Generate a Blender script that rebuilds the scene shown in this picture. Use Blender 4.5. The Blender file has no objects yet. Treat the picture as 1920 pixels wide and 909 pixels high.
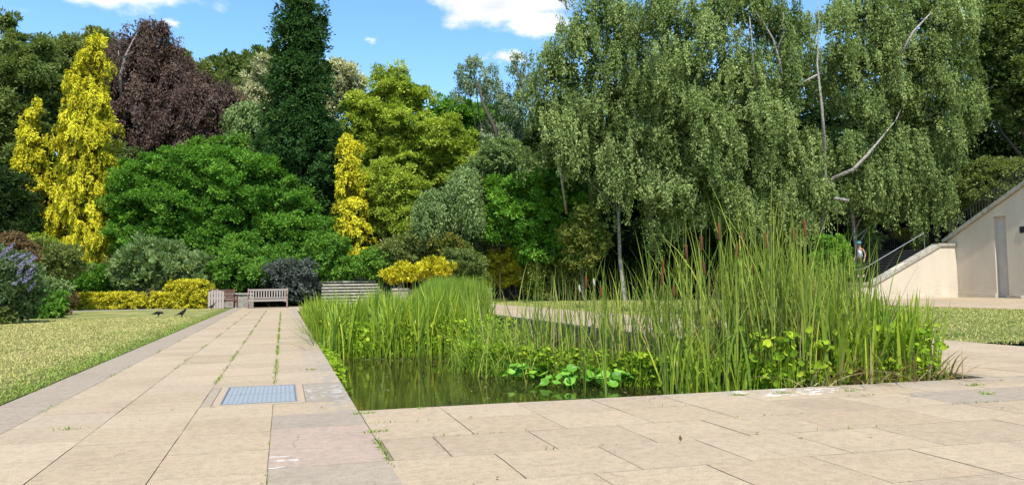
import bpy, math, random
import numpy as np
from mathutils import Matrix, Vector
# ------------------------------------------------------------------ camera
F=1390.;CX,CY=960.,454.5
H=1.03; yaw=math.radians(17.2); rho=0.015
pitch=math.atan((538-.015*430-454.5)/F)
f0=np.array([math.sin(yaw)*math.cos(pitch),math.cos(yaw)*math.cos(pitch),math.sin(pitch)])
r0=np.array([math.cos(yaw),-math.sin(yaw),0.]);u0=np.cross(r0,f0)
rv=r0*math.cos(rho)-u0*math.sin(rho);uv=u0*math.cos(rho)+r0*math.sin(rho)
fh=np.array([math.sin(yaw),math.cos(yaw),0.])
CAM=np.array([0,0,H])
def ray(x,y): return f0+rv*(x-CX)/F-uv*(y-CY)/F
def G(x,y,z=0.):
    d=ray(x,y);return CAM+d*((z-H)/d[2])
def P(x,y,d): return CAM+ray(x,y)*d
S=bpy.context.scene
cd=bpy.data.cameras.new('camera');cam=bpy.data.objects.new('camera',cd);S.collection.objects.link(cam)
cd.sensor_width=36;cd.lens=F/1920*36;cd.clip_start=.05;cd.clip_end=3000
m=Matrix.Identity(4)
for i in range(3): m[i][0]=rv[i];m[i][1]=uv[i];m[i][2]=-f0[i];m[i][3]=CAM[i]
cam.matrix_world=m;S.camera=cam
# ------------------------------------------------------------------ light
SUN_EL=math.radians(57);SUN_AZ=math.radians(186)      # azimuth clockwise from +Y: behind the camera, slightly to its left
SKY=.15;SUNP=4.5;EXPO=.6
sd=Vector((math.sin(SUN_AZ)*math.cos(SUN_EL),math.cos(SUN_AZ)*math.cos(SUN_EL),math.sin(SUN_EL)))
sl=bpy.data.lights.new('sun','SUN');sl.energy=SUNP;sl.angle=math.radians(.5);sl.color=(1,.955,.87)
so=bpy.data.objects.new('sun',sl);S.collection.objects.link(so);so.rotation_euler=sd.to_track_quat('Z','Y').to_euler()
so.location=(0,-5,30)
S.view_settings.view_transform='Standard';S.view_settings.look='None';S.view_settings.gamma=1
S.view_settings.exposure=EXPO;S.view_settings.use_curve_mapping=False
c=S.cycles if hasattr(S,'cycles') else None
S.render.engine='CYCLES';c=S.cycles
c.max_bounces=6;c.diffuse_bounces=3;c.glossy_bounces=3;c.transmission_bounces=4;c.transparent_max_bounces=6
c.sample_clamp_indirect=6;c.caustics_reflective=False;c.caustics_refractive=False
W=bpy.data.worlds.new('World');S.world=W;W.use_nodes=True
nt=W.node_tree;N=nt.nodes;L=nt.links;N.clear()
def wn(t,**k):
    n=N.new(t)
    for a,b in k.items(): setattr(n,a,b)
    return n
def wm(op,a,b=None,clamp=False):
    n=N.new('ShaderNodeMath');n.operation=op;n.use_clamp=clamp
    for i,v in enumerate((a,b)):
        if v is None: continue
        if isinstance(v,(int,float)): n.inputs[i].default_value=v
        else: L.new(v,n.inputs[i])
    return n.outputs[0]
sky=wn('ShaderNodeTexSky',sky_type='NISHITA',sun_disc=False);sky.sun_elevation=SUN_EL;sky.sun_rotation=SUN_AZ
sky.air_density=1.25;sky.dust_density=.15;sky.ozone_density=3.2;sky.altitude=50
tc=wn('ShaderNodeTexCoord')
nz=wn('ShaderNodeTexNoise');nz.inputs['Scale'].default_value=11;nz.inputs['Detail'].default_value=9;nz.inputs['Roughness'].default_value=.6
mp=wn('ShaderNodeMapping');mp.inputs['Scale'].default_value=(1,1,1.9);L.new(tc.outputs['Generated'],mp.inputs[0]);L.new(mp.outputs[0],nz.inputs['Vector'])
def dotv(v):
    n=N.new('ShaderNodeVectorMath');n.operation='DOT_PRODUCT';L.new(tc.outputs['Generated'],n.inputs[0]);n.inputs[1].default_value=tuple(float(q) for q in v);return n.outputs['Value']
tot=None
# clouds standing in the sky: direction and angular half-sizes
nzf=wn('ShaderNodeTexNoise');nzf.inputs['Scale'].default_value=60;nzf.inputs['Detail'].default_value=6;L.new(mp.outputs[0],nzf.inputs['Vector'])
for (px,py,sx,sy,am) in ((930,-15,150,68,1.),(1010,48,75,28,1.),(240,-22,150,46,1.),(310,42,28,9,.55),(698,76,13,10,.75),(955,105,42,14,.7),(1500,-260,500,90,1),(300,-420,400,90,1),(-500,-80,300,60,1)):
    d=ray(px,py);d=d/np.linalg.norm(d)
    ax=np.cross(d,[0,0,1]);ax/=np.linalg.norm(ax);ay=np.cross(ax,d)
    X=wm('DIVIDE',dotv(ax),sx/F);Y=wm('DIVIDE',dotv(ay),sy/F)
    r2=wm('ADD',wm('MULTIPLY',X,X),wm('MULTIPLY',Y,Y))
    q=wm('SUBTRACT',1.0,wm('POWER',r2,.6),False)
    q=wm('MULTIPLY',q,wm('GREATER_THAN',dotv(d),0))
    q=wm('ADD',q,wm('MULTIPLY',wm('SUBTRACT',(nz if sx>60 else nzf).outputs['Fac'],.5),2.6 if sx>60 else 3.4))
    q=wm('MULTIPLY',q,am*1.5,True)
    q=wm('MULTIPLY',q,wm('LESS_THAN',r2,3.5));q=wm('MULTIPLY',q,wm('GREATER_THAN',dotv(d),0))
    tot=q if tot is None else wm('MAXIMUM',tot,q)
sm=wn('ShaderNodeMapRange',interpolation_type='SMOOTHSTEP');L.new(tot,sm.inputs['Value'])
b1=wn('ShaderNodeBackground');b2=wn('ShaderNodeBackground')
hs=wn('ShaderNodeHueSaturation');hs.inputs['Saturation'].default_value=1.18;L.new(sky.outputs[0],hs.inputs['Color'])
mt=wn('ShaderNodeMix',data_type='RGBA',blend_type='MULTIPLY');mt.inputs[0].default_value=1;L.new(hs.outputs[0],mt.inputs[6]);mt.inputs[7].default_value=(1.03,1.07,1.06,1);L.new(mt.outputs[2],b1.inputs[0]);b1.inputs[1].default_value=SKY
nz2=wn('ShaderNodeTexNoise');nz2.inputs['Scale'].default_value=7;nz2.inputs['Detail'].default_value=5;L.new(mp.outputs[0],nz2.inputs['Vector'])
cr=wn('ShaderNodeValToRGB');cr.color_ramp.elements[0].position=.38;cr.color_ramp.elements[0].color=(.62,.66,.78,1);cr.color_ramp.elements[1].position=.6;cr.color_ramp.elements[1].color=(.95,.96,1,1)
L.new(nz2.outputs['Fac'],cr.inputs[0]);L.new(cr.outputs[0],b2.inputs[0]);b2.inputs[1].default_value=.85
mx=wn('ShaderNodeMixShader');L.new(sm.outputs[0],mx.inputs[0]);L.new(b1.outputs[0],mx.inputs[1]);L.new(b2.outputs[0],mx.inputs[2])
ow=wn('ShaderNodeOutputWorld');L.new(mx.outputs[0],ow.inputs[0])
# ------------------------------------------------------------------ materials
class NT:
    def __init__(s,name):
        s.m=bpy.data.materials.new(name);s.m.use_nodes=True;s.t=s.m.node_tree;s.t.nodes.clear();s.o=s.n('ShaderNodeOutputMaterial')
    def n(s,t,**k):
        n=s.t.nodes.new(t)
        for a,b in k.items(): setattr(n,a,b)
        return n
    def l(s,a,b): s.t.links.new(a,b)
    def v(s,inp,val):
        if hasattr(val,'is_output'): s.l(val,inp)
        else: inp.default_value=val
    def math(s,op,a,b=0.,clamp=False):
        n=s.n('ShaderNodeMath',operation=op,use_clamp=clamp);s.v(n.inputs[0],a);s.v(n.inputs[1],b);return n.outputs[0]
    def noise(s,scale,detail=4,rough=.55,vec=None,dist=0.):
        n=s.n('ShaderNodeTexNoise');n.inputs['Scale'].default_value=scale;n.inputs['Detail'].default_value=detail;n.inputs['Roughness'].default_value=rough;n.inputs['Distortion'].default_value=dist
        s.l(vec if vec is not None else s.pos(),n.inputs['Vector']);return n.outputs['Fac']
    def pos(s):
        if not hasattr(s,'_p'): s._p=s.n('ShaderNodeNewGeometry').outputs['Position']
        return s._p
    def map(s,sc=(1,1,1),loc=(0,0,0),rot=(0,0,0)):
        n=s.n('ShaderNodeMapping');n.inputs['Scale'].default_value=sc;n.inputs['Location'].default_value=loc;n.inputs['Rotation'].default_value=rot;s.l(s.pos(),n.inputs[0]);return n.outputs[0]
    def attr(s,name):
        return s.n('ShaderNodeAttribute',attribute_name=name).outputs['Fac']
    def ramp(s,f,*st):
        n=s.n('ShaderNodeValToRGB');e=n.color_ramp.elements
        while len(e)<len(st): e.new(.5)
        for i,(p,c) in enumerate(st): e[i].position=p;e[i].color=(*c,1)
        s.v(n.inputs[0],f);return n.outputs[0]
    def mix(s,f,a,b,bt='MIX'):
        n=s.n('ShaderNodeMix',data_type='RGBA',blend_type=bt);s.v(n.inputs[0],f);s.v(n.inputs[6],a if hasattr(a,'is_output') else (*a,1));s.v(n.inputs[7],b if hasattr(b,'is_output') else (*b,1));return n.outputs[2]
    def step(s,v,a,b):
        n=s.n('ShaderNodeMapRange',interpolation_type='SMOOTHSTEP');s.v(n.inputs[0],v);n.inputs[1].default_value=a;n.inputs[2].default_value=b;return n.outputs[0]
    def bump(s,h,strength=.5,dist=.01):
        n=s.n('ShaderNodeBump');n.inputs['Strength'].default_value=strength;n.inputs['Distance'].default_value=dist;s.v(n.inputs['Height'],h);return n.outputs[0]
    def pbr(s,col,rough=.8,nrm=None,spec=.5,metal=0.):
        n=s.n('ShaderNodeBsdfPrincipled');s.v(n.inputs['Base Color'],col if hasattr(col,'is_output') else (*col,1));s.v(n.inputs['Roughness'],rough);s.v(n.inputs['Specular IOR Level'],spec);s.v(n.inputs['Metallic'],metal)
        if nrm is not None: s.l(nrm,n.inputs['Normal'])
        s.l(n.outputs[0],s.o.inputs[0]);return s.m
def leafmat(name,c0,c1,c2,tr=.32,gl=.0,rough=.45,gain=2.1):
    c0,c1,c2=[tuple(min(.8,q*gain) for q in c_) for c_ in (c0,c1,c2)]
    k=NT(name);col=k.ramp(k.attr('tint'),(0,c0),(.5,c1),(1,c2))
    d=k.n('ShaderNodeBsdfDiffuse');k.l(col,d.inputs[0]);t=k.n('ShaderNodeBsdfTranslucent')
    tcol=k.mix(1,col,(1.25,1.2,.6),'MULTIPLY');k.l(tcol,t.inputs[0])
    a=k.n('ShaderNodeMixShader');a.inputs[0].default_value=tr;k.l(d.outputs[0],a.inputs[1]);k.l(t.outputs[0],a.inputs[2])
    g=k.n('ShaderNodeBsdfGlossy');g.inputs[0].default_value=(.9,.95,1,1);g.inputs[1].default_value=rough
    b=k.n('ShaderNodeMixShader');b.inputs[0].default_value=gl;k.l(a.outputs[0],b.inputs[1]);k.l(g.outputs[0],b.inputs[2]);k.l(b.outputs[0],k.o.inputs[0]);return k.m
M={}
LC=dict( # leaf colours: dark, mid, light
 dome=((.022,.060,.009),(.055,.125,.016),(.115,.205,.030)),
 green=((.030,.070,.012),(.060,.125,.018),(.110,.190,.028)),
 dull=((.034,.052,.015),(.072,.098,.028),(.125,.155,.046)),
 olive=((.045,.062,.018),(.085,.105,.030),(.140,.150,.050)),
 purple=((.028,.019,.016),(.062,.041,.034),(.115,.082,.064)),
 column=((.009,.024,.007),(.022,.052,.015),(.052,.092,.028)),
 gold=((.07,.11,.010),(.46,.40,.024),(.76,.64,.055)),
 hedge=((.20,.20,.015),(.42,.38,.030),(.66,.56,.060)),
 lime=((.10,.15,.018),(.23,.30,.036),(.42,.47,.075)),
 palet=((.09,.10,.050),(.20,.20,.12),(.40,.38,.26)),
 euc=((.050,.072,.036),(.100,.130,.068),(.180,.205,.115)),
 silver=((.045,.072,.024),(.092,.132,.046),(.180,.220,.092)),
 birch=((.036,.056,.018),(.096,.128,.040),(.205,.240,.095)),
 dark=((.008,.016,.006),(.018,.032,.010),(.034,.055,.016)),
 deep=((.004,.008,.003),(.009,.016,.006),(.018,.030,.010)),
 blue=((.030,.036,.030),(.056,.066,.056),(.100,.115,.098)),
 rust=((.05,.035,.018),(.09,.06,.03),(.13,.09,.045)),
 orange=((.04,.065,.013),(.085,.105,.022),(.17,.14,.035)),
 bright=((.028,.070,.008),(.062,.135,.016),(.120,.220,.030)),
 marsh=((.07,.13,.010),(.16,.24,.018),(.34,.39,.030)),
 iris=((.055,.100,.012),(.150,.215,.020),(.34,.37,.038)),
 reed=((.070,.125,.018),(.150,.220,.030),(.33,.36,.075)),
 cattail=((.065,.105,.022),(.155,.205,.036),(.36,.37,.070)),
 dry=((.16,.10,.045),(.34,.25,.12),(.55,.46,.28)),
 bud=((.025,.042,.016),(.055,.082,.032),(.110,.140,.065)),
 lilac=((.20,.17,.34),(.30,.27,.46),(.42,.39,.58)),
 gloss=((.050,.130,.014),(.100,.230,.022),(.18,.34,.040)),
 lawn=((.15,.19,.035),(.30,.27,.085),(.44,.36,.16)),
)
for k_,v_ in LC.items():
    if k_ in('gold','hedge','lime'): M[k_]=leafmat(k_,*v_,tr=.3,gain=1.3)
    elif k_ in ('dry','lilac','lawn','deep'): M[k_]=leafmat(k_,*v_,gain=1.)
    elif k_ in ('marsh','reed','cattail'): M[k_]=leafmat(k_,*v_,gain=1.5)
    elif k_ in('gloss','iris'): M[k_]=leafmat(k_,*v_,tr=.33,gl=.015,rough=.4,gain=1.6)
    else: M[k_]=leafmat(k_,*v_)
k=NT('bark');n=k.noise(6,5,.6,k.map((4,4,1)));M['bark']=k.pbr(k.ramp(n,(.3,(.035,.028,.02)),(.7,(.11,.09,.065))),.9,k.bump(n,.6,.03))
k=NT('birch_bark');n=k.noise(5,5,.7,k.map((2,2,5)));M['birch_bark']=k.pbr(k.ramp(n,(.42,(.07,.055,.045)),(.50,(.28,.25,.215)),(.75,(.46,.42,.37))),.7,k.bump(n,.4,.02))
k=NT('render_wall');a=k.noise(.9,6,.6,k.map((1,1,.35)));b=k.noise(14,4);f=k.noise(3,4,.7,k.map((.6,.6,3)))
z=k.n('ShaderNodeSeparateXYZ');k.l(k.pos(),z.inputs[0])
col=k.ramp(a,(.3,(.49,.415,.315)),(.7,(.59,.51,.40)));dm=k.math('MULTIPLY',k.step(z.outputs[2],1.3,.1),k.step(f,.45,.7));col=k.mix(k.math('MULTIPLY',dm,.5),col,(.36,.31,.25))
st=k.step(k.noise(2.2,5,.7,k.map((3,3,.25))),.58,.75);col=k.mix(k.math('MULTIPLY',st,.28),col,(.40,.35,.29));M['render_wall']=k.pbr(col,.9,k.bump(b,.25,.004))
k=NT('coping');a=k.noise(5,6,.7);b=k.noise(40,4);M['coping']=k.pbr(k.ramp(a,(.3,(.19,.17,.13)),(.5,(.34,.31,.24)),(.75,(.48,.44,.36))),.9,k.bump(b,.4,.006))
k=NT('old_stone')
br=k.n('ShaderNodeTexBrick');k.l(k.map((1,1,1),rot=(math.radians(90),0,0)),br.inputs['Vector']);br.inputs['Scale'].default_value=2.4;br.inputs['Mortar Size'].default_value=.02
br.inputs['Color1'].default_value=(.30,.25,.19,1);br.inputs['Color2'].default_value=(.20,.17,.14,1);br.inputs['Mortar'].default_value=(.10,.09,.07,1)
a=k.noise(7,6,.7);M['old_stone']=k.pbr(k.mix(k.step(a,.35,.75),br.outputs[0],(.36,.34,.28)),.9,k.bump(a,.6,.02))
k=NT('shade_dark_stone');a=k.noise(4,6,.7,k.map((1,1,3)));M['shade_dark_stone']=k.pbr(k.ramp(a,(.3,(.025,.022,.018)),(.75,(.10,.088,.07))),.9,k.bump(a,.7,.03))  # near-black: shade on risers, stair body and far wall is put into the colour
k=NT('shade_stone');a=k.noise(4,6,.7,k.map((1,1,3)));M['shade_stone']=k.pbr(k.ramp(a,(.3,(.05,.04,.032)),(.75,(.16,.135,.11))),.9)  # shade on the right stair treads, put into a darker stone colour
k=NT('black_iron');a=k.noise(20,3);M['black_iron']=k.pbr(k.ramp(a,(.3,(.012,.012,.012)),(.8,(.03,.026,.022))),.5)
def wood(name,c0,c1,c2):
    k=NT(name);a=k.noise(18,5,.65,k.map((1,1,5),rot=(0,math.radians(90),0)));b=k.noise(3,4,.6);col=k.ramp(a,(.25,c0),(.5,c1),(.8,c2));col=k.mix(k.math('MULTIPLY',k.step(b,.5,.75),.4),col,(.28,.26,.24))
    return k.pbr(col,.8,k.bump(a,.4,.004))
M['teak']=wood('teak',(.15,.075,.05),(.24,.14,.105),(.36,.26,.22));M['pale_wood']=wood('pale_wood',(.20,.155,.125),(.30,.245,.205),(.42,.36,.31));M['red_wood']=wood('red_wood',(.06,.022,.015),(.11,.045,.03),(.2,.1,.075))
# paving: each slab has its own tint/kind attributes
k=NT('paving_slab');t=k.attr('tint');ag=k.attr('grey');ap=k.attr('pink')
fine=k.noise(95,3,.75);mid=k.noise(16,7,.7,dist=.4);big=k.noise(1.1,5,.6);streak=k.noise(9,6,.7,k.map((.35,2.2,1)),1.2)
col=k.ramp(t,(0,(.355,.264,.168)),(.5,(.385,.290,.186)),(1,(.415,.320,.212)))
col=k.mix(ag,col,(.27,.222,.168));col=k.mix(ap,col,(.355,.262,.196))
col=k.mix(k.math('MULTIPLY',k.step(mid,.3,.75),.7),col,k.mix(1,col,(1.22,1.18,1.12),'MULTIPLY'))
col=k.mix(k.math('MULTIPLY',k.step(mid,.58,.35),.32),col,k.mix(1,col,(.66,.63,.60),'MULTIPLY'))
col=k.mix(k.math('MULTIPLY',k.step(streak,.52,.72),.45),col,(.48,.38,.27))
col=k.mix(k.math('MULTIPLY',k.step(big,.45,.7),.4),col,k.mix(1,col,(.78,.77,.76),'MULTIPLY'))
col=k.mix(k.math('MULTIPLY',k.step(fine,.45,.32),.7),col,(.17,.135,.10));col=k.mix(k.math('MULTIPLY',k.step(fine,.56,.68),.5),col,(.56,.45,.33))
ed=k.attr('edge');en=k.noise(5,5,.7)     # weathered rim of the pool: grey algae stain and white lichen crusts
col=k.mix(k.math('MULTIPLY',ed,k.math('MULTIPLY',k.step(en,.38,.58),.7)),col,(.235,.22,.185))
ll=k.attr('lichen');lv=k.noise(11,4,.55,k.map((.6,1.6,1)));col=k.mix(k.math('MULTIPLY',ll,k.step(lv,.56,.6)),col,(.70,.69,.64))
vo=k.n('ShaderNodeTexVoronoi',feature='DISTANCE_TO_EDGE');vo.inputs['Scale'].default_value=1.3;mv=k.n('ShaderNodeMix',data_type='VECTOR');mv.inputs[0].default_value=.12;k.l(k.pos(),mv.inputs[4]);cn=k.n('ShaderNodeTexNoise');cn.inputs['Scale'].default_value=4;k.l(k.pos(),cn.inputs['Vector']);k.l(cn.outputs['Color'],mv.inputs[5]);k.l(mv.outputs[1],vo.inputs['Vector'])
ck=k.math('MULTIPLY',k.step(vo.outputs['Distance'],.007,.003),k.step(k.noise(.9,2,.5,k.map(loc=(5,1,0))),.57,.62));col=k.mix(k.math('MULTIPLY',ck,.4),col,(.11,.085,.06))
sn=k.step(k.noise(2.4,7,.75,k.map(loc=(9,2,0)),.8),.56,.70);col=k.mix(k.math('MULTIPLY',sn,.25),col,k.mix(1,col,(.60,.60,.58),'MULTIPLY'))
sn2=k.step(k.noise(3.1,7,.75,k.map(loc=(1,8,0)),.8),.60,.72);col=k.mix(k.math('MULTIPLY',sn2,.35),col,(.50,.42,.31))
spk=k.noise(33,2,.5);col=k.mix(k.math('MULTIPLY',k.step(spk,.71,.73),.6),col,(.12,.10,.07))
hh=k.math('ADD',k.math('MULTIPLY',mid,1.2),k.math('MULTIPLY',fine,.35));M['paving']=k.pbr(col,.88,k.bump(hh,.55,.006),.3)
k=NT('joint');a=k.noise(3,5,.7);b=k.noise(60,3);M['joint']=k.pbr(k.mix(k.step(a,.5,.62),k.ramp(b,(.3,(.13,.10,.065)),(.7,(.26,.205,.14))),(.11,.13,.03)),.95)
k=NT('lawn_soil')
x=k.n('ShaderNodeSeparateXYZ');k.l(k.pos(),x.inputs[0])
a=k.noise(.55,6,.65,dist=.6);b=k.noise(30,5,.75);d=k.noise(2.3,6,.7,k.map((.5,1.6,1)));e=k.noise(120,3,.7)
gg=k.ramp(b,(.3,(.085,.125,.022)),(.7,(.17,.215,.040)));dd=k.ramp(b,(.3,(.34,.30,.10)),(.7,(.50,.44,.18)))
fac=k.math('ADD',k.math('MULTIPLY',k.step(a,.36,.60),.6),k.math('MULTIPLY',k.step(d,.4,.65),.45),True)
ex=k.step(k.math('ADD',x.outputs[0],k.math('MULTIPLY',a,1.3)),-2.6,-1.85)   # greener strip beside the left path
lft=k.math('LESS_THAN',x.outputs[0],2.);fac=k.math('MULTIPLY',fac,k.math('SUBTRACT',1.,k.math('MULTIPLY',k.math('MULTIPLY',ex,lft),.85)))
rgt=k.math('MULTIPLY',k.math('SUBTRACT',1.,lft),.35);fac=k.math('MULTIPLY',fac,k.math('SUBTRACT',1.,rgt))
M['lawn_soil']=k.pbr(k.mix(fac,gg,dd),.95,k.bump(k.math('ADD',b,e),.8,.03),.1)
k=NT('grass_blade');t=k.attr('tint');tt=k.attr('green');col=k.mix(tt,k.ramp(t,(0,(.39,.33,.10)),(.5,(.46,.39,.14)),(1,(.53,.45,.19))),k.ramp(t,(0,(.15,.20,.03)),(.5,(.22,.28,.045)),(1,(.31,.35,.08))));M['grass_blade']=k.pbr(col,.8,None,.15)
k=NT('earth');a=k.noise(1.5,6,.7);M['earth']=k.pbr(k.ramp(a,(.3,(.035,.035,.015)),(.7,(.07,.08,.025))),.95)
k=NT('water');a=k.noise(3.2,4,.55,k.map((1,1.6,1)));b=k.noise(14,3,.5);s_=k.noise(5,5,.7)
col=k.ramp(s_,(.35,(.014,.013,.005)),(.7,(.035,.028,.011)));n=k.n('ShaderNodeBsdfPrincipled');k.l(col,n.inputs['Base Color']);n.inputs['Roughness'].default_value=.015;n.inputs['IOR'].default_value=1.34;n.inputs['Specular IOR Level'].default_value=.9
k.l(k.bump(k.math('ADD',a,k.math('MULTIPLY',b,.12)),.055,.03),n.inputs['Normal']);k.l(n.outputs[0],k.o.inputs[0]);M['water']=k.m
k=NT('pool_stone');a=k.noise(5,6,.7);M['pool_stone']=k.pbr(k.ramp(a,(.3,(.03,.028,.02)),(.7,(.12,.11,.085))),.85,k.bump(a,.5,.01))
k=NT('steel');a=k.noise(25,4,.6);M['steel']=k.pbr(k.ramp(a,(.3,(.15,.165,.175)),(.7,(.22,.235,.245))),.6,k.bump(a,.1,.002),.5,.0);k=NT('worn_steel');M['worn_steel']=k.pbr((.27,.29,.30),.65,None,.2,.0)
k=NT('mortar');a=k.noise(50,4,.6);M['mortar']=k.pbr(k.ramp(a,(.3,(.32,.23,.14)),(.7,(.44,.33,.22))),.95)
def flat(name,c,r=.8,sp=.3):
    k=NT(name);a=k.noise(40,3);return k.pbr(k.mix(k.math('MULTIPLY',a,.35),c,tuple(q*.6 for q in c)),r,None,sp)
for n_,c_,r_ in (('skin',(.45,.24,.17),.6),('white_cloth',(.62,.64,.70),.9),('black_cloth',(.012,.012,.016),.9),('teal_cloth',(.07,.22,.24),.9),('feather',(.008,.008,.011),.38),('beak',(.015,.014,.013),.3),('hair',(.06,.035,.02),.6),('shoe',(.4,.4,.4),.7),('seed_brown',(.13,.045,.016),.95),('seed_fluff',(.42,.37,.28),1.),('litter',(.10,.05,.03),.9),('vent_dark',(.02,.02,.02),.9)): M[n_]=flat(n_,c_,r_)
k=NT('recess_shade');a=k.noise(4,4,.6,k.map((1,1,.4)));M['recess_shade']=k.pbr(k.ramp(a,(.3,(.40,.36,.31)),(.7,(.47,.43,.38))),.8)  # wall tone darkened to carry the shade inside the recess
# ------------------------------------------------------------------ helpers
COL=S.collection
def mesh_np(name,V,Fq,mat,parent=None,loc=None,attrs=None,smooth=False):
    """V (n,3) world coords, Fq (m,4) or (m,3) faces"""
    V=np.asarray(V,dtype=np.float32);Fq=np.asarray(Fq,dtype=np.int32)
    me=bpy.data.meshes.new(name);k=Fq.shape[1]
    off=np.zeros(3) if loc is None else np.array(loc)
    if parent is not None and loc is None: off=np.array(parent.matrix_world.translation) if False else np.array(parent.location)
    V=V-off.astype(np.float32)
    me.vertices.add(len(V));me.vertices.foreach_set('co',V.ravel())
    me.loops.add(Fq.size);me.loops.foreach_set('vertex_index',Fq.ravel())
    me.polygons.add(len(Fq));me.polygons.foreach_set('loop_start',np.arange(0,Fq.size,k,dtype=np.int32));me.polygons.foreach_set('loop_total',np.full(len(Fq),k,dtype=np.int32))
    me.polygons.foreach_set('use_smooth',np.full(len(Fq),bool(smooth)))
    for a,v in (attrs or {}).items():
        at=me.attributes.new(a,'FLOAT','FACE');at.data.foreach_set('value',np.asarray(v,dtype=np.float32))
    me.update(calc_edges=True);me.materials.append(M[mat])
    o=bpy.data.objects.new(name,me);COL.objects.link(o)
    if parent is not None: o.parent=parent
    elif loc is not None: o.location=loc
    return o
def tag(o,label=None,cat=None,group=None,kind=None):
    if label: o['label']=label
    if cat: o['category']=cat
    if group: o['group']=group
    if kind: o['kind']=kind
    return o
def thing(name,loc,label,cat,group=None):
    o=bpy.data.objects.new(name,None);o.empty_display_size=.2;COL.objects.link(o);o.location=[float(q) for q in loc];return tag(o,label,cat,group)
class MB:
    """collects boxes, tubes and prisms in thing-local or world coordinates"""
    def __init__(s): s.v=[];s.f=[]
    def add(s,V,Fs):
        b=len(s.v);s.v+= [tuple(map(float,p)) for p in V];s.f+=[tuple(b+i for i in f) for f in Fs];return s
    def box(s,a,b):
        x0,y0,z0=a;x1,y1,z1=b
        return s.add([(x0,y0,z0),(x1,y0,z0),(x1,y1,z0),(x0,y1,z0),(x0,y0,z1),(x1,y0,z1),(x1,y1,z1),(x0,y1,z1)],[(0,3,2,1),(4,5,6,7),(0,1,5,4),(1,2,6,5),(2,3,7,6),(3,0,4,7)])
    def bar(s,p,q,w,h,up=(0,0,1)):
        p=Vector(p);q=Vector(q);d=(q-p).normalized();u=Vector(up);x=d.cross(u).normalized();u=x.cross(d)
        c=[];
        for e in (p,q):
            for i,j in ((-1,-1),(1,-1),(1,1),(-1,1)): c.append(e+x*w/2*i+u*h/2*j)
        return s.add(c,[(0,1,2,3),(7,6,5,4),(0,4,5,1),(1,5,6,2),(2,6,7,3),(3,7,4,0)])
    def tube(s,pts,rad,k=7):
        pts=[Vector(p) for p in pts];n=len(pts);rad=rad if hasattr(rad,'__len__') else [rad]*n;b=len(s.v)
        for i,p in enumerate(pts):
            d=(pts[min(i+1,n-1)]-pts[max(i-1,0)]).normalized();a=Vector((0,0,1)) if abs(d.z)<.9 else Vector((1,0,0));x=d.cross(a).normalized();y=d.cross(x)
            for j in range(k):
                t=2*math.pi*j/k;s.v.append(tuple(p+(x*math.cos(t)+y*math.sin(t))*rad[i]))
        for i in range(n-1):
            for j in range(k): s.f.append((b+i*k+j,b+i*k+(j+1)%k,b+(i+1)*k+(j+1)%k,b+(i+1)*k+j))
        s.f.append(tuple(b+j for j in reversed(range(k))));s.f.append(tuple(b+(n-1)*k+j for j in range(k)));return s
    def prism(s,poly,ax,a,b):
        """poly: 2D points; ax: axis index extruded from a to b"""
        n=len(poly);o=[i for i in range(3) if i!=ax]
        def mk(p,t):
            q=[0,0,0];q[o[0]]=p[0];q[o[1]]=p[1];q[ax]=t;return q
        return s.add([mk(p,a) for p in poly]+[mk(p,b) for p in poly],[tuple(range(n)),tuple(range(2*n-1,n-1,-1))]+[(i,i+n,(i+1)%n+n,(i+1)%n) for i in range(n)])
    def build(s,name,mat,parent=None,world=True,bevel=0,smooth=False):
        me=bpy.data.meshes.new(name)
        off=Vector(parent.location) if (parent is not None and world) else Vector((0,0,0))
        if parent is not None and world and parent.parent is not None: off=off+Vector(parent.parent.location)
        me.from_pydata([tuple(Vector(p)-off) for p in s.v],[],s.f);me.materials.append(M[mat]);me.update()
        import bmesh
        bm=bmesh.new();bm.from_mesh(me);bmesh.ops.recalc_face_normals(bm,faces=bm.faces);bm.to_mesh(me);bm.free()
        me.polygons.foreach_set('use_smooth',[bool(smooth)]*len(me.polygons))
        o=bpy.data.objects.new(name,me);COL.objects.link(o)
        if parent is not None: o.parent=parent
        if bevel:
            b=o.modifiers.new('bevel','BEVEL');b.width=bevel;b.segments=2;b.limit_method='ANGLE'
        return o
def nrm(a): return a/np.maximum(np.linalg.norm(a,axis=-1,keepdims=True),1e-6)
def gz(x,y):
    """ground height: flat garden, wooded bank behind"""
    t=np.clip((np.asarray(y)-46.)/60.,0,1);return t*t*(3-2*t)*9.-.03
def leafmesh(c,a,n,l,w):
    s=nrm(np.cross(a,n))*w[:,None]*.5;a=a*l[:,None]
    V=np.stack([c,c+a*.45+s,c+a,c+a*.45-s],1).reshape(-1,3);return V,np.arange(len(V),dtype=np.int32).reshape(-1,4)
RT=np.stack([r0,fh,[0,0,1.]])     # rows: right, depth, up
def mk_lobes(ls,d):
    out=[]
    for q in ls:
        x,y,rx,ry=q[:4];dd=d+(q[4] if len(q)>4 else 0);rd=q[5] if len(q)>5 else .5*(rx+ry)/F*dd
        out.append((P(x,y,dd),np.array([rx/F*dd,rd,ry/F*dd])))
    return out
def stack(prof,d,rdk=1.):
    ls=[]
    for i in range(len(prof)-1):
        (y0,a0,b0),(y1,a1,b1)=prof[i],prof[i+1];n=max(1,int((y1-y0)/28))
        for j in range(n):
            t=(j+.5)/n;a=a0+(a1-a0)*t;b=b0+(b1-b0)*t;rx=(b-a)/2*.82;ls.append((.5*(a+b),y0+(y1-y0)*t,rx,max(26,(y1-y0)/n*1.05),0,rx/F*d*rdk))
    return ls
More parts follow.
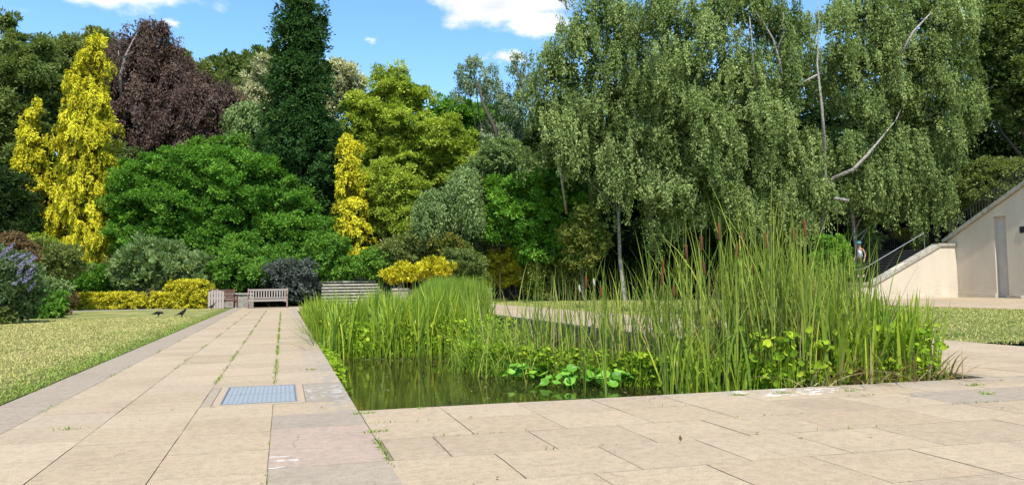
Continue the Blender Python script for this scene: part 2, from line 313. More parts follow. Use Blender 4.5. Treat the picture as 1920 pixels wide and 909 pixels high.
def foliage(seed,lobes,lpx,d,style='leaf',cr=None,dens=1.,flat=.7,rag=.12,boxy=0,lw=.5,hang=1.,cov=3.2,gaps=.0,inner=.22,nck=1.,cap=420000):
    rng=np.random.default_rng(seed);ll=lpx*.80/F*d;cov=cov*.85
    C=np.array([q[0] for q in lobes]);R=np.array([q[1] for q in lobes])
    area=R[:,0]*R[:,2]*math.pi
    ntot=min(area.sum()*2.6*cov*dens/(ll*ll*lw*.5),cap)
    cr=cr if cr else .30*float(np.sqrt((R[:,0]*R[:,2])).mean())+.05
    nc=int(area.sum()*2.9*nck/(math.pi*cr*cr))+8
    li=rng.choice(len(C),nc*4,p=area/area.sum())
    v=nrm(rng.normal(size=(nc*4,3)))
    keep=(v@np.array([0,-1.,.3])>-.35)|(rng.random(nc*4)<.35)
    li=li[keep];v=v[keep]
    if boxy:
        e=boxy;v2=v/(np.sum(np.abs(v)**e,axis=1,keepdims=True)**(1/e));
    else: v2=v
    ph=rng.random(6)*6.28
    lump=np.sin(v[:,0]*5+li*1.7+ph[0])*np.sin(v[:,2]*6+li*2.3+ph[1])*np.sin(v[:,1]*5+ph[2])
    ext=.92+rag*1.2*lump+rng.exponential(rag*.40,len(v))-rag*.3
    if boxy: ext=.97+rng.normal(0,.015,len(v))
    p=C[li]+(v2*R[li]*ext[:,None])@RT
    q=((p[:,None,:]-C[None])@RT.T)/R[None];dn=np.linalg.norm(q,axis=2);dn[np.arange(len(li)),li]=9
    ok=(dn.min(1)>.80) if not boxy else np.ones(len(li),bool)
    if gaps:
        g=np.sin(p[:,0]*1.1+ph[3])*np.sin(p[:,2]*1.3+ph[4])*np.sin(p[:,1]*1.0+ph[5]);ok&=(g<gaps)
    p=p[ok][:nc];v=v[ok][:nc];li=li[ok][:nc];nc=len(p)
    wv=nrm((v/R[li])@RT);up=np.array([0,0,1.])
    cs=rng.uniform(.5,1.45,nc)*cr;ct=rng.normal(.5,.12,nc)
    ns=11;m=int(min(max(ntot/(nc*ns),4),120))
    u=nrm(rng.normal(size=(nc,ns,3))+wv[:,None]*.55+up*.35);ro=rng.uniform(.55,1.,(nc,ns,1))
    so=u*ro*cs[:,None,None];so[:,:,2]*=flat;SP=(p[:,None]+so).reshape(-1,3);SU=u.reshape(-1,3);SR=np.repeat(cs,ns)*.42;ST_=np.repeat(ct,ns)+rng.normal(0,.12,nc*ns)
    SW=np.repeat(wv,ns,0);ncl=len(SP)
    P0=np.repeat(SP,m,0);W0=np.repeat(SW,m,0);U0=np.repeat(SU,m,0);SRm=np.repeat(SR,m);n=len(P0);per=m;ct=ST_
    uu=nrm(rng.normal(size=(n,3)));rad=rng.random(n)**.5
    rn=lambda s:rng.normal(size=(n,3))*s
    if style=='leaf':
        off=uu*(rad*SRm)[:,None];off[:,2]*=.75;c=P0+off
        a=nrm(uu*.6+U0*.6+rn(.45)+up*.05);nn=nrm(W0*.35+up*.9+U0*.5+rn(.42));l=ll*rng.uniform(.6,1.35,n)
    elif style=='tuft':   # needle-like sprays
        off=uu*(rad*SRm)[:,None];c=P0+off
        a=nrm(uu*.5+U0*.9+rn(.3)+up*.5);nn=nrm(rn(.8)+up*.4+W0*.4);l=ll*rng.uniform(.7,1.6,n)
    elif style=='weep':   # hanging strands of small leaves
        t=rng.random(n);sl=np.repeat(rng.uniform(.35,1.45,ncl)*hang,m);sw=np.repeat(rng.normal(size=(ncl,2))*.13,m,0);wd_=np.repeat(rng.uniform(.04,.13,ncl),m)
        c=P0+0.;c[:,2]-=t*sl-.25*sl;c[:,0]+=sw[:,0]*t*sl+rng.normal(0,1,n)*wd_;c[:,1]+=sw[:,1]*t*sl+rng.normal(0,1,n)*wd_
        a=nrm(np.array([0,0,-1.])+rn(.5));nn=nrm(W0*.8+up*.45+rn(.5));l=ll*rng.uniform(.6,1.35,n)
    elif style=='fan':    # drooping conifer sprays hanging in tassels
        t=rng.random(n);lat=nrm(np.cross(W0,up));sl=SRm*2.6*hang
        c=P0+W0*(SRm*(.9*np.sin(t*2.2)))[:,None]+lat*(rng.normal(0,.36,n)*SRm*(1-.5*t))[:,None]+rn(.10)*SRm[:,None];c[:,2]-=sl*t**1.4-.3*sl
        a=nrm(W0*(1-t)[:,None]*.5+np.array([0,0,-1.])*(.35+t)[:,None]*hang+rn(.35));nn=nrm(W0*.8+up*.6+rn(.35));l=ll*rng.uniform(.6,1.4,n)
    tint=np.clip(np.repeat(ct,per)+rng.normal(0,.15,n),0,1)
    # inner, larger leaves close the crown; crown shade is put into their darker tint
    ni=int(n*inner);j=rng.choice(len(C),ni,p=area/area.sum());w=nrm(rng.normal(size=(ni,3)))
    ci=C[j]+(w*R[j]*rng.uniform(.3,.86,ni)[:,None])@RT
    c=np.concatenate([c,ci]);a=np.concatenate([a,nrm(rng.normal(size=(ni,3)))]);nn=np.concatenate([nn,nrm(rng.normal(size=(ni,3))+up*.4)])
    l=np.concatenate([l,np.full(ni,ll*1.9)]);tint=np.concatenate([tint,np.clip(rng.normal(.3,.12,ni),0,1)])
    g=gz(c[:,0],c[:,1])+.03;k=c[:,2]>g;c,a,nn,l,tint=c[k],a[k],nn[k],l[k],tint[k]
    V,Fq=leafmesh(c,a,nn,l,l*lw*rng.uniform(.8,1.2,len(l)));return V,Fq,tint
def limbs(seed,base,lobes,r,wander=.06,trunk_top=None):
    rng=random.Random(seed);mb=MB();C=[Vector(q[0]) for q in lobes];b=Vector(base)
    top=Vector(trunk_top) if trunk_top is not None else max(C,key=lambda c:c.z)
    h=top.z-b.z;pts=[];n=7
    for i in range(n+1):
        t=i/n;p=b.lerp(top,t);p.x=b.x+(top.x-b.x)*t*t+rng.uniform(-1,1)*wander*h*.25*(0<i);p.y=b.y+(top.y-b.y)*t*t+rng.uniform(-1,1)*wander*h*.2*(0<i);pts.append(p)
    mb.tube([b-Vector((0,0,.15))]+pts,[r*1.5]+[r*(1-.86*i/n) for i in range(n+1)],8)
    for c in C:
        if (c-top).length<.3: continue
        t=min(.8,max(.12,((c.z-b.z)/max(h,.1))*.6));k=t*n;i=int(k);s=pts[i].lerp(pts[min(i+1,n)],k-i)
        rr=r*(1-.86*t)*.55;md=s.lerp(c,.5)+Vector((rng.uniform(-.1,.1),rng.uniform(-.1,.1),.12))*(c-s).length*.6
        mb.tube([s,s.lerp(md,.6),md,c],[rr,rr*.75,rr*.55,rr*.2],6)
        for q in range(3):
            e=c+Vector((rng.uniform(-1,1),rng.uniform(-1,1),rng.uniform(-.4,1))).normalized()*(c-s).length*.28;mb.tube([md.lerp(c,.3+.2*q),e],[rr*.35,rr*.08],5)
    return mb
TI=[0]
def tree(name,cat,label,d,ls,mat,lpx=7,trunk=None,tr=.2,bark='bark',crown='crown',stemname='trunk',gx=None,group=None,extra=None,**kw):
    TI[0]+=1;sd_=TI[0]*17+3
    lobes=mk_lobes(ls,d);cx=np.mean([q[0] for q in ls]) if gx is None else gx
    b=P(cx,500,d);gzv=float(gz(b[0],b[1]));b=np.array([b[0],b[1],gzv])
    # move along the horizontal to keep depth
    root=thing(name,b,label,cat,group)
    V,Fq,t=foliage(sd_,lobes,lpx,d,**kw)
    mesh_np(crown,V,Fq,mat,root,attrs=dict(tint=t))
    mb=limbs(sd_,b,lobes,tr)
    if extra:
        for pts,rr in extra: mb.tube([P(x,y,d+dd) for x,y,dd in pts],rr,8)
    mb.build(stemname,bark,root,smooth=True)
    return root
def shrub(label,d,ls,mat,lpx=6,name='shrub',cat='shrub',**kw):
    return tree(name,cat,label,d,ls,mat,lpx=lpx,tr=.05,crown='foliage',stemname='stem',**kw)
def blades(rng,base,h,w,az,lean,curl,nseg=5,twist=0.):
    """upright strap leaves as bent tapered strips"""
    n=len(base);t=np.linspace(0,1,nseg+1);T=t[None,:]
    dx=np.cos(az)[:,None];dy=np.sin(az)[:,None];out=h[:,None]*(lean[:,None]*T+curl[:,None]*T**2.6)
    z=h[:,None]*(T-.55*curl[:,None]*T**3.2)
    cx=base[:,0,None]+out*dx;cy=base[:,1,None]+out*dy;cz=base[:,2,None]+z
    wa=az+rng.uniform(-1.2,1.2,n)+1.57;W=(w[:,None]*.5)*np.where(T<.55,1-.15*T,np.maximum((1-T)/.45,0)**.75*.92+.02)
    ox=np.cos(wa)[:,None]*W;oy=np.sin(wa)[:,None]*W
    A=np.stack([cx-ox,cy-oy,cz],2);B=np.stack([cx+ox,cy+oy,cz],2)
    V=np.stack([A,B],2).reshape(n,-1,3);m=V.shape[1];f=np.array([(2*i,2*i+1,2*i+3,2*i+2) for i in range(nseg)])
    Fq=(f[None]+(np.arange(n)*m)[:,None,None]).reshape(-1,4);return V.reshape(-1,3),Fq
def rounds(rng,c,nrmv,r,k=7,cup=.12):
    """rounded cupped leaves as k-gon fans of quads (k even uses pairs)"""
    n=len(c);nn=nrm(nrmv);a=nrm(np.cross(nn,rng.normal(size=(n,3))));b=np.cross(nn,a);V=[c+nn*0]
    K=8
    for j in range(K):
        t=2*math.pi*j/K;rr=r*(1 if j else .55)*rng.uniform(.9,1.1,n);V.append(c+a*(math.cos(t)*rr)[:,None]+b*(math.sin(t)*rr*.9)[:,None]+nn*(cup*r)[:,None])
    V=np.stack(V,1);m=K+1;f=np.array([(0,1+2*i,1+(2*i+1)%K,1+(2*i+2)%K) for i in range(K//2)])
    return V.reshape(-1,3),(f[None]+(np.arange(n)*m)[:,None,None]).reshape(-1,4)
def join(parts):
    V=[];Fq=[];T=[];o=0
    for v,f,t in parts: V.append(v);Fq.append(f+o);T.append(t);o+=len(v)
    return np.concatenate(V),np.concatenate(Fq),np.concatenate(T)
# ------------------------------------------------------------------ ground, pool, paving
PX0,PX1,PY0,PY1=.60,6.87,6.3,34.   # pool
SK=-.067                            # slight skew of the cross joints
def sk(x,y): return y+SK*(x-.6) if y<20 else y
WZ=-.19
xs=np.array([-400,-120,-60,-30,-15,PX0+.002,PX1-.002,15,30,60,120,400.]);ys=np.array([-200,-40,0,PY0-.45,PY1+.3,46,52,58,64,72,80,90,106,140,250,600.])
V=[];Fs=[]
for y in ys:
    for x in xs: V.append((x,y if y!=PY0-.45 else y,float(gz(x,y))-.05))
nx=len(xs)
for j in range(len(ys)-1):
    for i in range(nx-1):
        if xs[i]>=.5 and xs[i+1]<=6.9 and ys[j]>=5 and ys[j+1]<=35: continue
        Fs.append((j*nx+i,j*nx+i+1,(j+1)*nx+i+1,(j+1)*nx+i))
g=MB();g.add(V,Fs);o=g.build('ground','earth');tag(o,kind='structure')
o=MB().add([(PX0-.05,PY0-.6,WZ),(PX1+.05,PY0-.6,WZ),(PX1+.05,PY1+.05,WZ),(PX0-.05,PY1+.05,WZ)],[(0,1,2,3)]).build('pool_water','water');tag(o,kind='structure')
yl,yr=sk(PX0,PY0),sk(PX1,PY0)
w=MB()
w.prism([(PX0,yl),(PX1,yr),(PX1,yr-.3),(PX0,yl-.3)],2,-.9,-.045);w.box((PX0-.3,yl,-.9),(PX0-.002,PY1,-.045));w.box((PX1+.002,yr,-.9),(PX1+.3,PY1,-.045));w.box((PX0,PY1+.002,-.9),(PX1,PY1+.3,-.045))
tag(w.build('pool_wall','pool_stone'),kind='structure')
# joint bed below the slabs
jb=MB();Z=-.008
jb.add([(-2.45,-4,Z),(PX0,-4,Z),(PX0,40.7,Z),(-2.45,40.7,Z)],[(0,1,2,3)])
jb.add([(PX0,-4,Z),(40,-4,Z),(40,sk(9,8.1),Z),(10.4,8.1,Z),(PX1,sk(PX1,PY0),Z),(PX0,sk(PX0,PY0),Z)],[(0,1,2,3,4,5)])
jb.add([(PX1,sk(PX1,PY0),Z),(10.4,8.1,Z),(10.4,44,Z),(PX1,44,Z)],[(0,1,2,3)])
jb.add([(PX0,PY1,Z),(PX1,PY1,Z),(PX1,40.7,Z),(PX0,40.7,Z)],[(0,1,2,3)])
jb.add([(21.9,8.1,Z),(40,8.1,Z),(40,29.4,Z),(21.9,29.4,Z)],[(0,1,2,3)])
tag(jb.build('paving_joints','joint'),kind='structure')
rng=np.random.default_rng(5);SV=[];SF=[];ST=dict(tint=[],grey=[],pink=[],edge=[],lichen=[])
MAN=(-.60,.20,6.93,8.24)
def slab(x0,x1,y0,y1,skew=True,tint=None,grey=None,pink=0.,nofloor=False):
    gx=.0022+rng.random()*.0018;X0,X1=x0+gx,x1-gx;Y0,Y1=y0+gx,y1-gx
    if X1<=X0 or Y1<=Y0: return
    z=rng.uniform(-.001,.001);tx,ty=rng.normal(0,.0011,2)
    grey=max(0,rng.normal(-.02,.12)) if grey is None else grey
    tint=np.clip(rng.normal(.5,.25),0,1) if tint is None else tint
    nxs=max(1,int((X1-X0)/.16));nys=max(1,int((Y1-Y0)/.16))if Y0<16 else 1
    if Y0>=16: nxs=1 if not(X1>PX0-.7 and X0<PX1+.7) else 3
    b=len(SV);f=(lambda x,y:y+SK*(x-.6)) if skew and y0<16 else (lambda x,y:y)
    for j in range(nys+1):
        for i in range(nxs+1):
            x=X0+(X1-X0)*i/nxs;y=Y0+(Y1-Y0)*j/nys;ex=rng.normal(0,.0012,2) if (i in(0,nxs) or j in(0,nys)) else (0,0)
            SV.append((x+ex[0],f(x,y)+ex[1],z+tx*(x-X0)+ty*(y-Y0)))
    for j in range(nys):
        for i in range(nxs):
            SF.append((b+j*(nxs+1)+i,b+j*(nxs+1)+i+1,b+(j+1)*(nxs+1)+i+1,b+(j+1)*(nxs+1)+i))
            cx=X0+(X1-X0)*(i+.5)/nxs;cy=Y0+(Y1-Y0)*(j+.5)/nys
            e=0.
            if cy>PY0-.02 and cx<PX0: e=max(e,1-(PX0-cx)/.45)
            if cy<PY0 and cx>PX0: e=max(e,1-(PY0-cy)/.40)*(.25+.75*min(1,max(0,(cx-1.8)/2.5)))
            if cx>PX1: e=max(e,1-(cx-PX1)/.3)
            le=max(0,1-abs(cx-4.5)/.75)*max(0,1-abs(cy-6.1)/.32)*2.2+.0
            le=max(le,max(0,1-abs(cx-.42)/.3)*max(0,1-abs(cy-7.45)/.7)*1.2,max(0,1-abs(cx+.0)/.15)*max(0,1-abs(cy-4.6)/.25),.0)
            for q,vv in zip(('tint','grey','pink','edge','lichen'),(tint,grey,pink,max(0,min(1,e)),min(1,le))): ST[q].append(vv)
    # sides
    ring=[b+i for i in range(nxs+1)]+[b+j*(nxs+1)+nxs for j in range(1,nys+1)]+[b+nys*(nxs+1)+i for i in range(nxs-1,-1,-1)]+[b+j*(nxs+1) for j in range(nys-1,0,-1)]
    dz=.05;bb=len(SV)
    for r_ in ring: p=SV[r_];SV.append((p[0],p[1],-dz))
    n=len(ring)
    for i in range(n):
        SF.append((ring[i],bb+i,bb+(i+1)%n,ring[(i+1)%n]))
        for q,vv in zip(('tint','grey','pink','edge','lichen'),(tint*.6,max(grey,.3),pink,.6,0)): ST[q].append(vv)
# left path: border stones and four columns
y=-3.
while y<40.6:
    h=rng.uniform(.8,1.0);slab(-2.43,-1.95,y,min(y+h,40.7),grey=.75,tint=.3);y+=h
for ci,(a,b) in enumerate(((-1.95,-1.32),(-1.32,-.69),(-.69,-.08),(-.08,.6))):
    y=PY0-.615*15-(.0,.2,.07,.0)[ci] ;rows=[]
    while y<40.7:
        h=.615 if y<PY0-.1 else .615*(1 if rng.random()<.6 else 1.45)
        y1=min(y+h,40.7)
        if abs(y-(PY0-.615))<.03 and ci==3: slab(a,b,y,y1,grey=.85,tint=.6)
        elif ci==3 and abs(y-(PY0-3*.615))<.03: slab(a,b,y,y+1.23,pink=1.,grey=0,tint=.45);y+=1.23;continue
        elif ci==3 and abs(y-(PY0-4*.615))<.03: slab(a,b,y,y1,grey=.7,tint=1.)
        elif ci>=2 and y1>MAN[2] and y<MAN[3]:
            if ci==2:
                if y<MAN[2]: slab(a,b,y,MAN[2],grey=0)
                slab(a,MAN[0],max(y,MAN[2]),min(y1,MAN[3]),grey=.7*(rng.random()<.5))
                if y1>MAN[3]: slab(a,b,MAN[3],y1)
            else:
                if y<MAN[2]: slab(a,b,y,MAN[2],grey=0,tint=.6)
                slab(MAN[1],b,max(y,MAN[2]),min(y1,MAN[3]),grey=.8)
                if y1>MAN[3]: slab(a,b,MAN[3],y1)
        else: slab(a,b,y,y1)
        y=y1
# front terrace
for r_ in range(16):
    y1=PY0-r_*.615;y0=y1-.615;x=.6+(0,0,.03,-.03)[r_%4]*(r_>0);
    off=(0,.0,.32,0,.32,0,0,.3)[r_%8]
    first=True
    while x<24:
        wd=.665 if not(first and off) else .665-off*1.
        first=False
        if rng.random()<.12: wd*=1.5
        g_=None
        if 5.0<x<7 and r_==1: g_=.8
        slab(x,x+wd,y0,y1,grey=g_);x+=wd
# strip right of the pool, and the corner
for ci in range(5):
    x=PX1+ci*.706;y=PY0
    while y<44:
        h=.66*(1 if rng.random()<.7 else 1.4);slab(x,x+.706,y,min(y+h,44));y+=h
x=10.4
while x<24:
    for y0,y1 in ((PY0,6.95),(6.95,7.6),(7.6,8.55)): slab(x,x+.8,y0,y1)
    x+=.8
x=21.9                                     # terrace at the foot of the stair wall
while x<32.7:
    y=8.6
    while y<29.3: slab(x,min(x+.9,32.75),y,min(y+.9,29.35),skew=False);y+=.9
    x+=.9
x=.6
while x<PX1:
    for q in range(7): slab(x,min(x+.9,PX1),PY1+q*.95,PY1+(q+1)*.95,skew=False)
    x+=.9
o=mesh_np('paving',SV,SF,'paving',attrs=ST);tag(o,kind='structure')
# lawns
def lawn(poly,nm,z=-.004):
    m=MB();m.add([(x,y,z) for x,y in poly],[tuple(range(len(poly)))]);o=m.build(nm,'lawn_soil');tag(o,kind='structure');return o
lawn([(-60,2),(-2.46,2),(-2.46,40.9),(-60,40.9)],'lawn')
lawn([(10.42,9.0),(10.42,46),(60,46),(60,29.7),(21.85,29.7),(21.85,7.9)],'lawn')
# gravel path in front of the yellow hedge
m=MB();m.add([(-30,40.95,0),(-2.5,40.95,0),(-2.5,42.2,0),(-30,42.2,0)],[(0,1,2,3)]);k=NT('grey_path');a=k.noise(30,5);M['grey_path']=k.pbr(k.ramp(a,(.3,(.22,.21,.20)),(.7,(.33,.31,.29))),.9);tag(m.build('path','grey_path'),kind='structure')
# mown grass blades on both lawns
def turf(name,n,samp,h0,h1,wd,seed,greenf):
    rng=np.random.default_rng(seed);xy=samp(rng,n);b=np.column_stack([xy,np.full(len(xy),-.006)])
    dist=np.hypot(b[:,0],b[:,1]);h=rng.uniform(h0,h1,len(b));w=wd*(.6+dist/14.)*rng.uniform(.7,1.3,len(b))
    az=rng.uniform(0,6.28,len(b));V,Fq=blades(rng,b,h,w,az,rng.uniform(.1,.9,len(b)),rng.uniform(0,.5,len(b)),2)
    t=np.repeat(rng.random(len(b)),2);gr=np.repeat(np.clip(greenf(rng,b),0,1),2)
    o=mesh_np(name,V,Fq,'grass_blade',attrs=dict(tint=t,green=gr));return o
def sampL(rng,n):
    d=6.5*(30/6.5)**(rng.random(n)**.75);t=rng.uniform(-.72,.12,n);y=d;x=t*d*1.02;k=(x<-2.47)&(x>-24)&(y<40.8);return np.column_stack([x,y])[k]
def sampR(rng,n):
    x=rng.uniform(10.45,21.8,n);y=rng.uniform(8.6,40,n)**1.;return np.column_stack([x,y])
def patch(b): return .5+.5*np.sin(b[:,0]*1.3+np.sin(b[:,1]*.9)*1.6)*np.sin(b[:,1]*.7+np.sin(b[:,0]*1.1)*2)
o=turf('grass',230000,sampL,.012,.035,.006,21,lambda r,b:(r.random(len(b))<np.clip(.05+.26*patch(b)+1.1*np.exp(-(-2.47-b[:,0])/.35),0,1)).astype(float));tag(o,'short sun-dried mown grass left of the paved path','grass',kind='stuff')
o=turf('grass',130000,sampR,.012,.035,.007,22,lambda r,b:(r.random(len(b))<.55).astype(float));tag(o,'greener mown grass between the pool and the rendered wall','grass',kind='stuff')
# weeds and moss in the paving joints
rng=np.random.default_rng(8);pts=[]
def joint_line(fx,y0,y1,dens,thr):
    n=int((y1-y0)*dens);y=rng.uniform(y0,y1,n);k=(np.sin(y*2.1+fx*7)+np.sin(y*5.3+fx*3)*.7+rng.normal(0,.35,n))>thr;y=y[k];pts.append(np.column_stack([fx+rng.normal(0,.008,len(y)),y+SK*(fx-.6)]))
joint_line(-.08,7.9,32,150,-.5);joint_line(-.69,8.5,34,110,0.1);joint_line(-.08,3.8,6.2,90,.9);joint_line(-1.32,9,34,80,.5);joint_line(-1.95,7,34,60,.8);joint_line(.6,3.8,6.28,160,.5);joint_line(-2.44,7,38,60,.2)
for r_ in range(1,4):
    n=500;x=rng.uniform(.6,11,n);k=(np.sin(x*3.1+r_*5)+rng.normal(0,.35,n))>.85;x=x[k];pts.append(np.column_stack([x,PY0-r_*.615+SK*(x-.6)+rng.normal(0,.006,len(x))]))
for (x,y,n_) in ((3.9,5.82,60),(4.35,5.78,50),(5.0,5.66,50),(6.3,5.5,60),(5.9,5.05,40),(.62,5.35,50),(.62,6.15,60),(.35,9.6,60),(1.1,6.2,25),(7.6,5.6,60),(8.3,5.5,60),(-1.5,6.3,40)):
    pts.append(np.array([x,y])+rng.normal(0,(.05,.012),(n_,2)))
b=np.concatenate(pts);b=np.column_stack([b,np.full(len(b),-.012)]);n=len(b)
V,Fq=blades(rng,b,rng.uniform(.012,.045,n),rng.uniform(.004,.010,n),rng.uniform(0,6.28,n),rng.uniform(.2,1.2,n),rng.uniform(0,.6,n),3)
o=mesh_np('joint_weeds',V,Fq,'lawn',attrs=dict(tint=np.repeat(rng.random(n)*.5,3)));o.data.materials[0]=M['marsh'];tag(o,'small green weeds and moss growing in the paving joints','weeds',kind='stuff')
# leaf litter: few dry scraps
n=46;b=np.column_stack([rng.uniform(-1.9,9,n),rng.uniform(3.8,9,n),np.full(n,.012)]);k=~((b[:,0]>.5)&(b[:,0]<6.9)&(b[:,1]>5.7));b=b[k];n=len(b)
a=nrm(rng.normal(size=(n,3))*(1,1,.15));V,Fq=leafmesh(b,a,nrm(np.array([0,0,1.])+rng.normal(size=(n,3))*.3),rng.uniform(.02,.05,n),rng.uniform(.01,.03,n))
tag(mesh_np('leaf_litter',V,Fq,'dry',attrs=dict(tint=rng.random(n)*.6)),'scattered dead leaves and scraps on the paving','litter',kind='stuff')
# ------------------------------------------------------------------ manhole cover
r=thing('manhole_cover',(-.205,7.55,0),'blue-grey chequered steel manhole cover set in the paved path beside the pool','manhole cover')
def q2(x,y): return (x,y+SK*(x-.6))
x0,x1,y0,y1=-.53,.13,6.99,8.18
m=MB();X0,X1,Y0,Y1=MAN[0]+.004,MAN[1]-.004,MAN[2]+.004,MAN[3]-.004
for a,b in ((( X0,Y0),(X1,y0)),((X0,y1),(X1,Y1)),((X0,y0),(x0,y1)),((x1,y0),(X1,y1))):
    m.prism([q2(a[0],a[1]),q2(b[0],a[1]),q2(b[0],b[1]),q2(a[0],b[1])],2,-.04,.001)
m.build('mortar_surround','mortar',r)
m=MB();t=.012
for a,b in (((x0,y0),(x1,y0+t)),((x0,y1-t),(x1,y1)),((x0,y0+t),(x0+t,y1-t)),((x1-t,y0+t),(x1,y1-t))):
    m.prism([q2(a[0],a[1]),q2(b[0],a[1]),q2(b[0],b[1]),q2(a[0],b[1])],2,-.04,.007)
m.build('frame','steel',r)
ym=(y0+y1)/2
for a,b in ((y0+t+.004,ym-.004),(ym+.004,y1-t-.004)):
    m=MB();m.prism([q2(x0+t+.004,a),q2(x1-t-.004,a),q2(x1-t-.004,b),q2(x0+t+.004,b)],2,-.03,.004)
    m.build('cover_plate','steel',r);m=MB();nx_,ny_=15,13
    for i in range(nx_):
        for j in range(ny_):
            cx=x0+t+.03+(x1-x0-2*t-.06)*i/(nx_-1);cy=a+.03+(b-a-.06)*j/(ny_-1);s=1 if (i+j)%2 else -1
            dx,dy=.017,.017*s;px,py=-.004*s,.004
            c=[(cx-dx-px,cy-dy-py),(cx+dx-px,cy+dy-py),(cx+dx+px,cy+dy+py),(cx-dx+px,cy-dy+py)]
            m.add([(*q2(*p),.004) for p in c]+[(*q2(p[0]*.6+cx*.4,p[1]*.6+cy*.4),.007) for p in c],[(4,5,6,7),(0,1,5,4),(1,2,6,5),(2,3,7,6),(3,0,4,7)])
    m.build('tread_pattern','worn_steel',r)
# ------------------------------------------------------------------ stair wall on the right
r=thing('stair_building',(32.8,20,0),'tall cream rendered wall with a sloping stone-capped top and a narrow recess','building')
m=MB()
prof=[(29.9,0),(29.9,2.93),(25.6,5.2),(20,8.15),(6,8.15),(6,0)]
dr0,dr1,drz=26.62,27.25,3.9
# wall as pieces around the recess
m.prism([(29.9,0),(29.9,2.86),(dr1,2.86+(29.9-dr1)*.535),(dr1,0)],0,32.8,33.3)
m.prism([(dr1,drz),(dr1,4.28),(dr0,2.86+(29.9-dr0)*.535),(dr0,drz)],0,32.8,33.3)
m.prism([(dr0,0),(dr0,2.86+(29.9-dr0)*.535),(20,8.15),(4,8.15),(4,0)],0,32.8,33.3)
m.build('wall','render_wall',r)
m=MB();m.box((32.98,dr0-.05,0),(33.05,dr1+.05,drz+.05));m.build('recess_back','recess_shade',r)  # back of the recess, its shade put into a darker colour
m=MB();m.bar((32.95,30.1,2.93-.06+.0),(32.95,19.9,2.93-.06+10.2*.535),.62,.17);m.build('sloping_coping','coping',r)
m=MB();m.box((32.72,dr1+.02,.0),(32.797,29.34,.22));m.build('plinth','render_wall',r)
m=MB();m.box((32.765,25.55,3.02),(32.9,25.92,3.32));m.build('air_vent','vent_dark',r)
m=MB();m.box((32.35,25.7,.0),(32.795,26.4,.13));m.build('stone_step','coping',r)
# lower stair flight wall facing the pool
r=thing('stair_parapet',(27.5,29.4,0),'low sunlit cream wall with stone coping stepping up beside the lower stair flight','wall')
m=MB();zc=.10
prof=[(25.4,0),(25.4,.70),(27.6,.70),(28.94,1.50),(31.55,2.60),(32.797,2.60),(32.797,0)]
m.prism(prof,1,29.4,29.72);m.build('wall','render_wall',r)
m=MB()
m.box((25.3,29.32,.70),(27.55,29.80,.83));m.bar((27.5,29.56,.755),(31.68,29.56,2.63),.46,.15);m.box((31.6,29.32,2.60),(32.84,29.80,2.74));m.build('coping','coping',r)
m=MB();m.box((25.4,29.34,0),(32.72,29.397,.16));m.build('plinth','render_wall',r)
# lower flight
r=thing('stone_staircase',(29,31,0),'shaded stone stair flight climbing right behind the cream parapet wall','staircase')
m=MB();m.box((25.5,29.75,0),(27.7,33.4,.62));n=12
for i in range(n):
    a=27.7+i*(31.6-27.7)/n;m.box((a,29.75,0),(31.6,33.2-.002*i,.62+(i+1)*(2.45-.62)/n-.04))
m.box((31.6,29.75,0),(36,33.4,2.44));m.build('steps','shade_dark_stone',r)
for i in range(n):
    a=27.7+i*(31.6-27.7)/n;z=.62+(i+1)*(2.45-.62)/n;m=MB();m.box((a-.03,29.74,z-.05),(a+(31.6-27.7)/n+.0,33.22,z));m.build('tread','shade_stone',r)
# iron railings
def railing(label,p,q,h,n,lx=0.,post=.03):
    r=thing('railing',((p[0]+q[0])/2,(p[1]+q[1])/2,min(p[2],q[2])),label,'railing','iron railings of the right staircase')
    P0,Q0=Vector(p),Vector(q);m=MB();u=Vector((0,0,h));m.bar(P0+u,Q0+u,.05,.035);m.build('top_rail','black_iron',r);m=MB();m.bar(P0+Vector((0,0,.12)),Q0+Vector((0,0,.12)),.03,.02);m.build('bottom_rail','black_iron',r)
    for i in range(n+1):
        e=P0.lerp(Q0,i/n);m=MB();m.tube([e,e+u],post*.5 if i%8 else post,6);m.build('baluster','black_iron',r)
    return r
railing('black iron railing running up the sloping top of the tall cream wall',(32.95,29.9,2.97),(32.95,20.4,8.05),.92,58)
railing('black iron railing on the far side of the shaded lower flight',(27.4,33.1,.62),(31.6,33.1,2.5),.95,28)
railing('level black iron railing round the landing above the cream parapet',(31.6,33.2,2.45),(36,33.2,2.45),1.35,34)
# handrail rising in front of the person
r=thing('handrail',(27,30.2,.62),'thin pale metal handrail rising diagonally past the person on the steps','handrail')
m=MB();m.tube([(26.3,30.0,.62),(26.3,30.0,1.35),(27.5,30.0,1.5),(31.4,30.0,3.3),(31.4,30.0,2.4)],.018,6);m.build('rail','worn_steel',r)
# ------------------------------------------------------------------ person on the steps (torso turned left, walking down)
def skinfig(name,verts,edges,radii,mat,parent,sub=2,root=0,smooth=True):
    me=bpy.data.meshes.new(name);me.from_pydata(verts,edges,[]);o=bpy.data.objects.new(name,me);COL.objects.link(o);o.parent=parent
    sk_=o.modifiers.new('skin','SKIN');sk_.use_smooth_shade=True
    sv=me.skin_vertices[0] if len(me.skin_vertices) else None
    for i,rr in enumerate(radii):
        me.skin_vertices[0].data[i].radius=(rr if hasattr(rr,'__len__') else (rr,rr));me.skin_vertices[0].data[i].use_root=(i==root)
    sb=o.modifiers.new('sub','SUBSURF');sb.levels=sub;sb.render_levels=sub;me.materials.append(M[mat]);return o
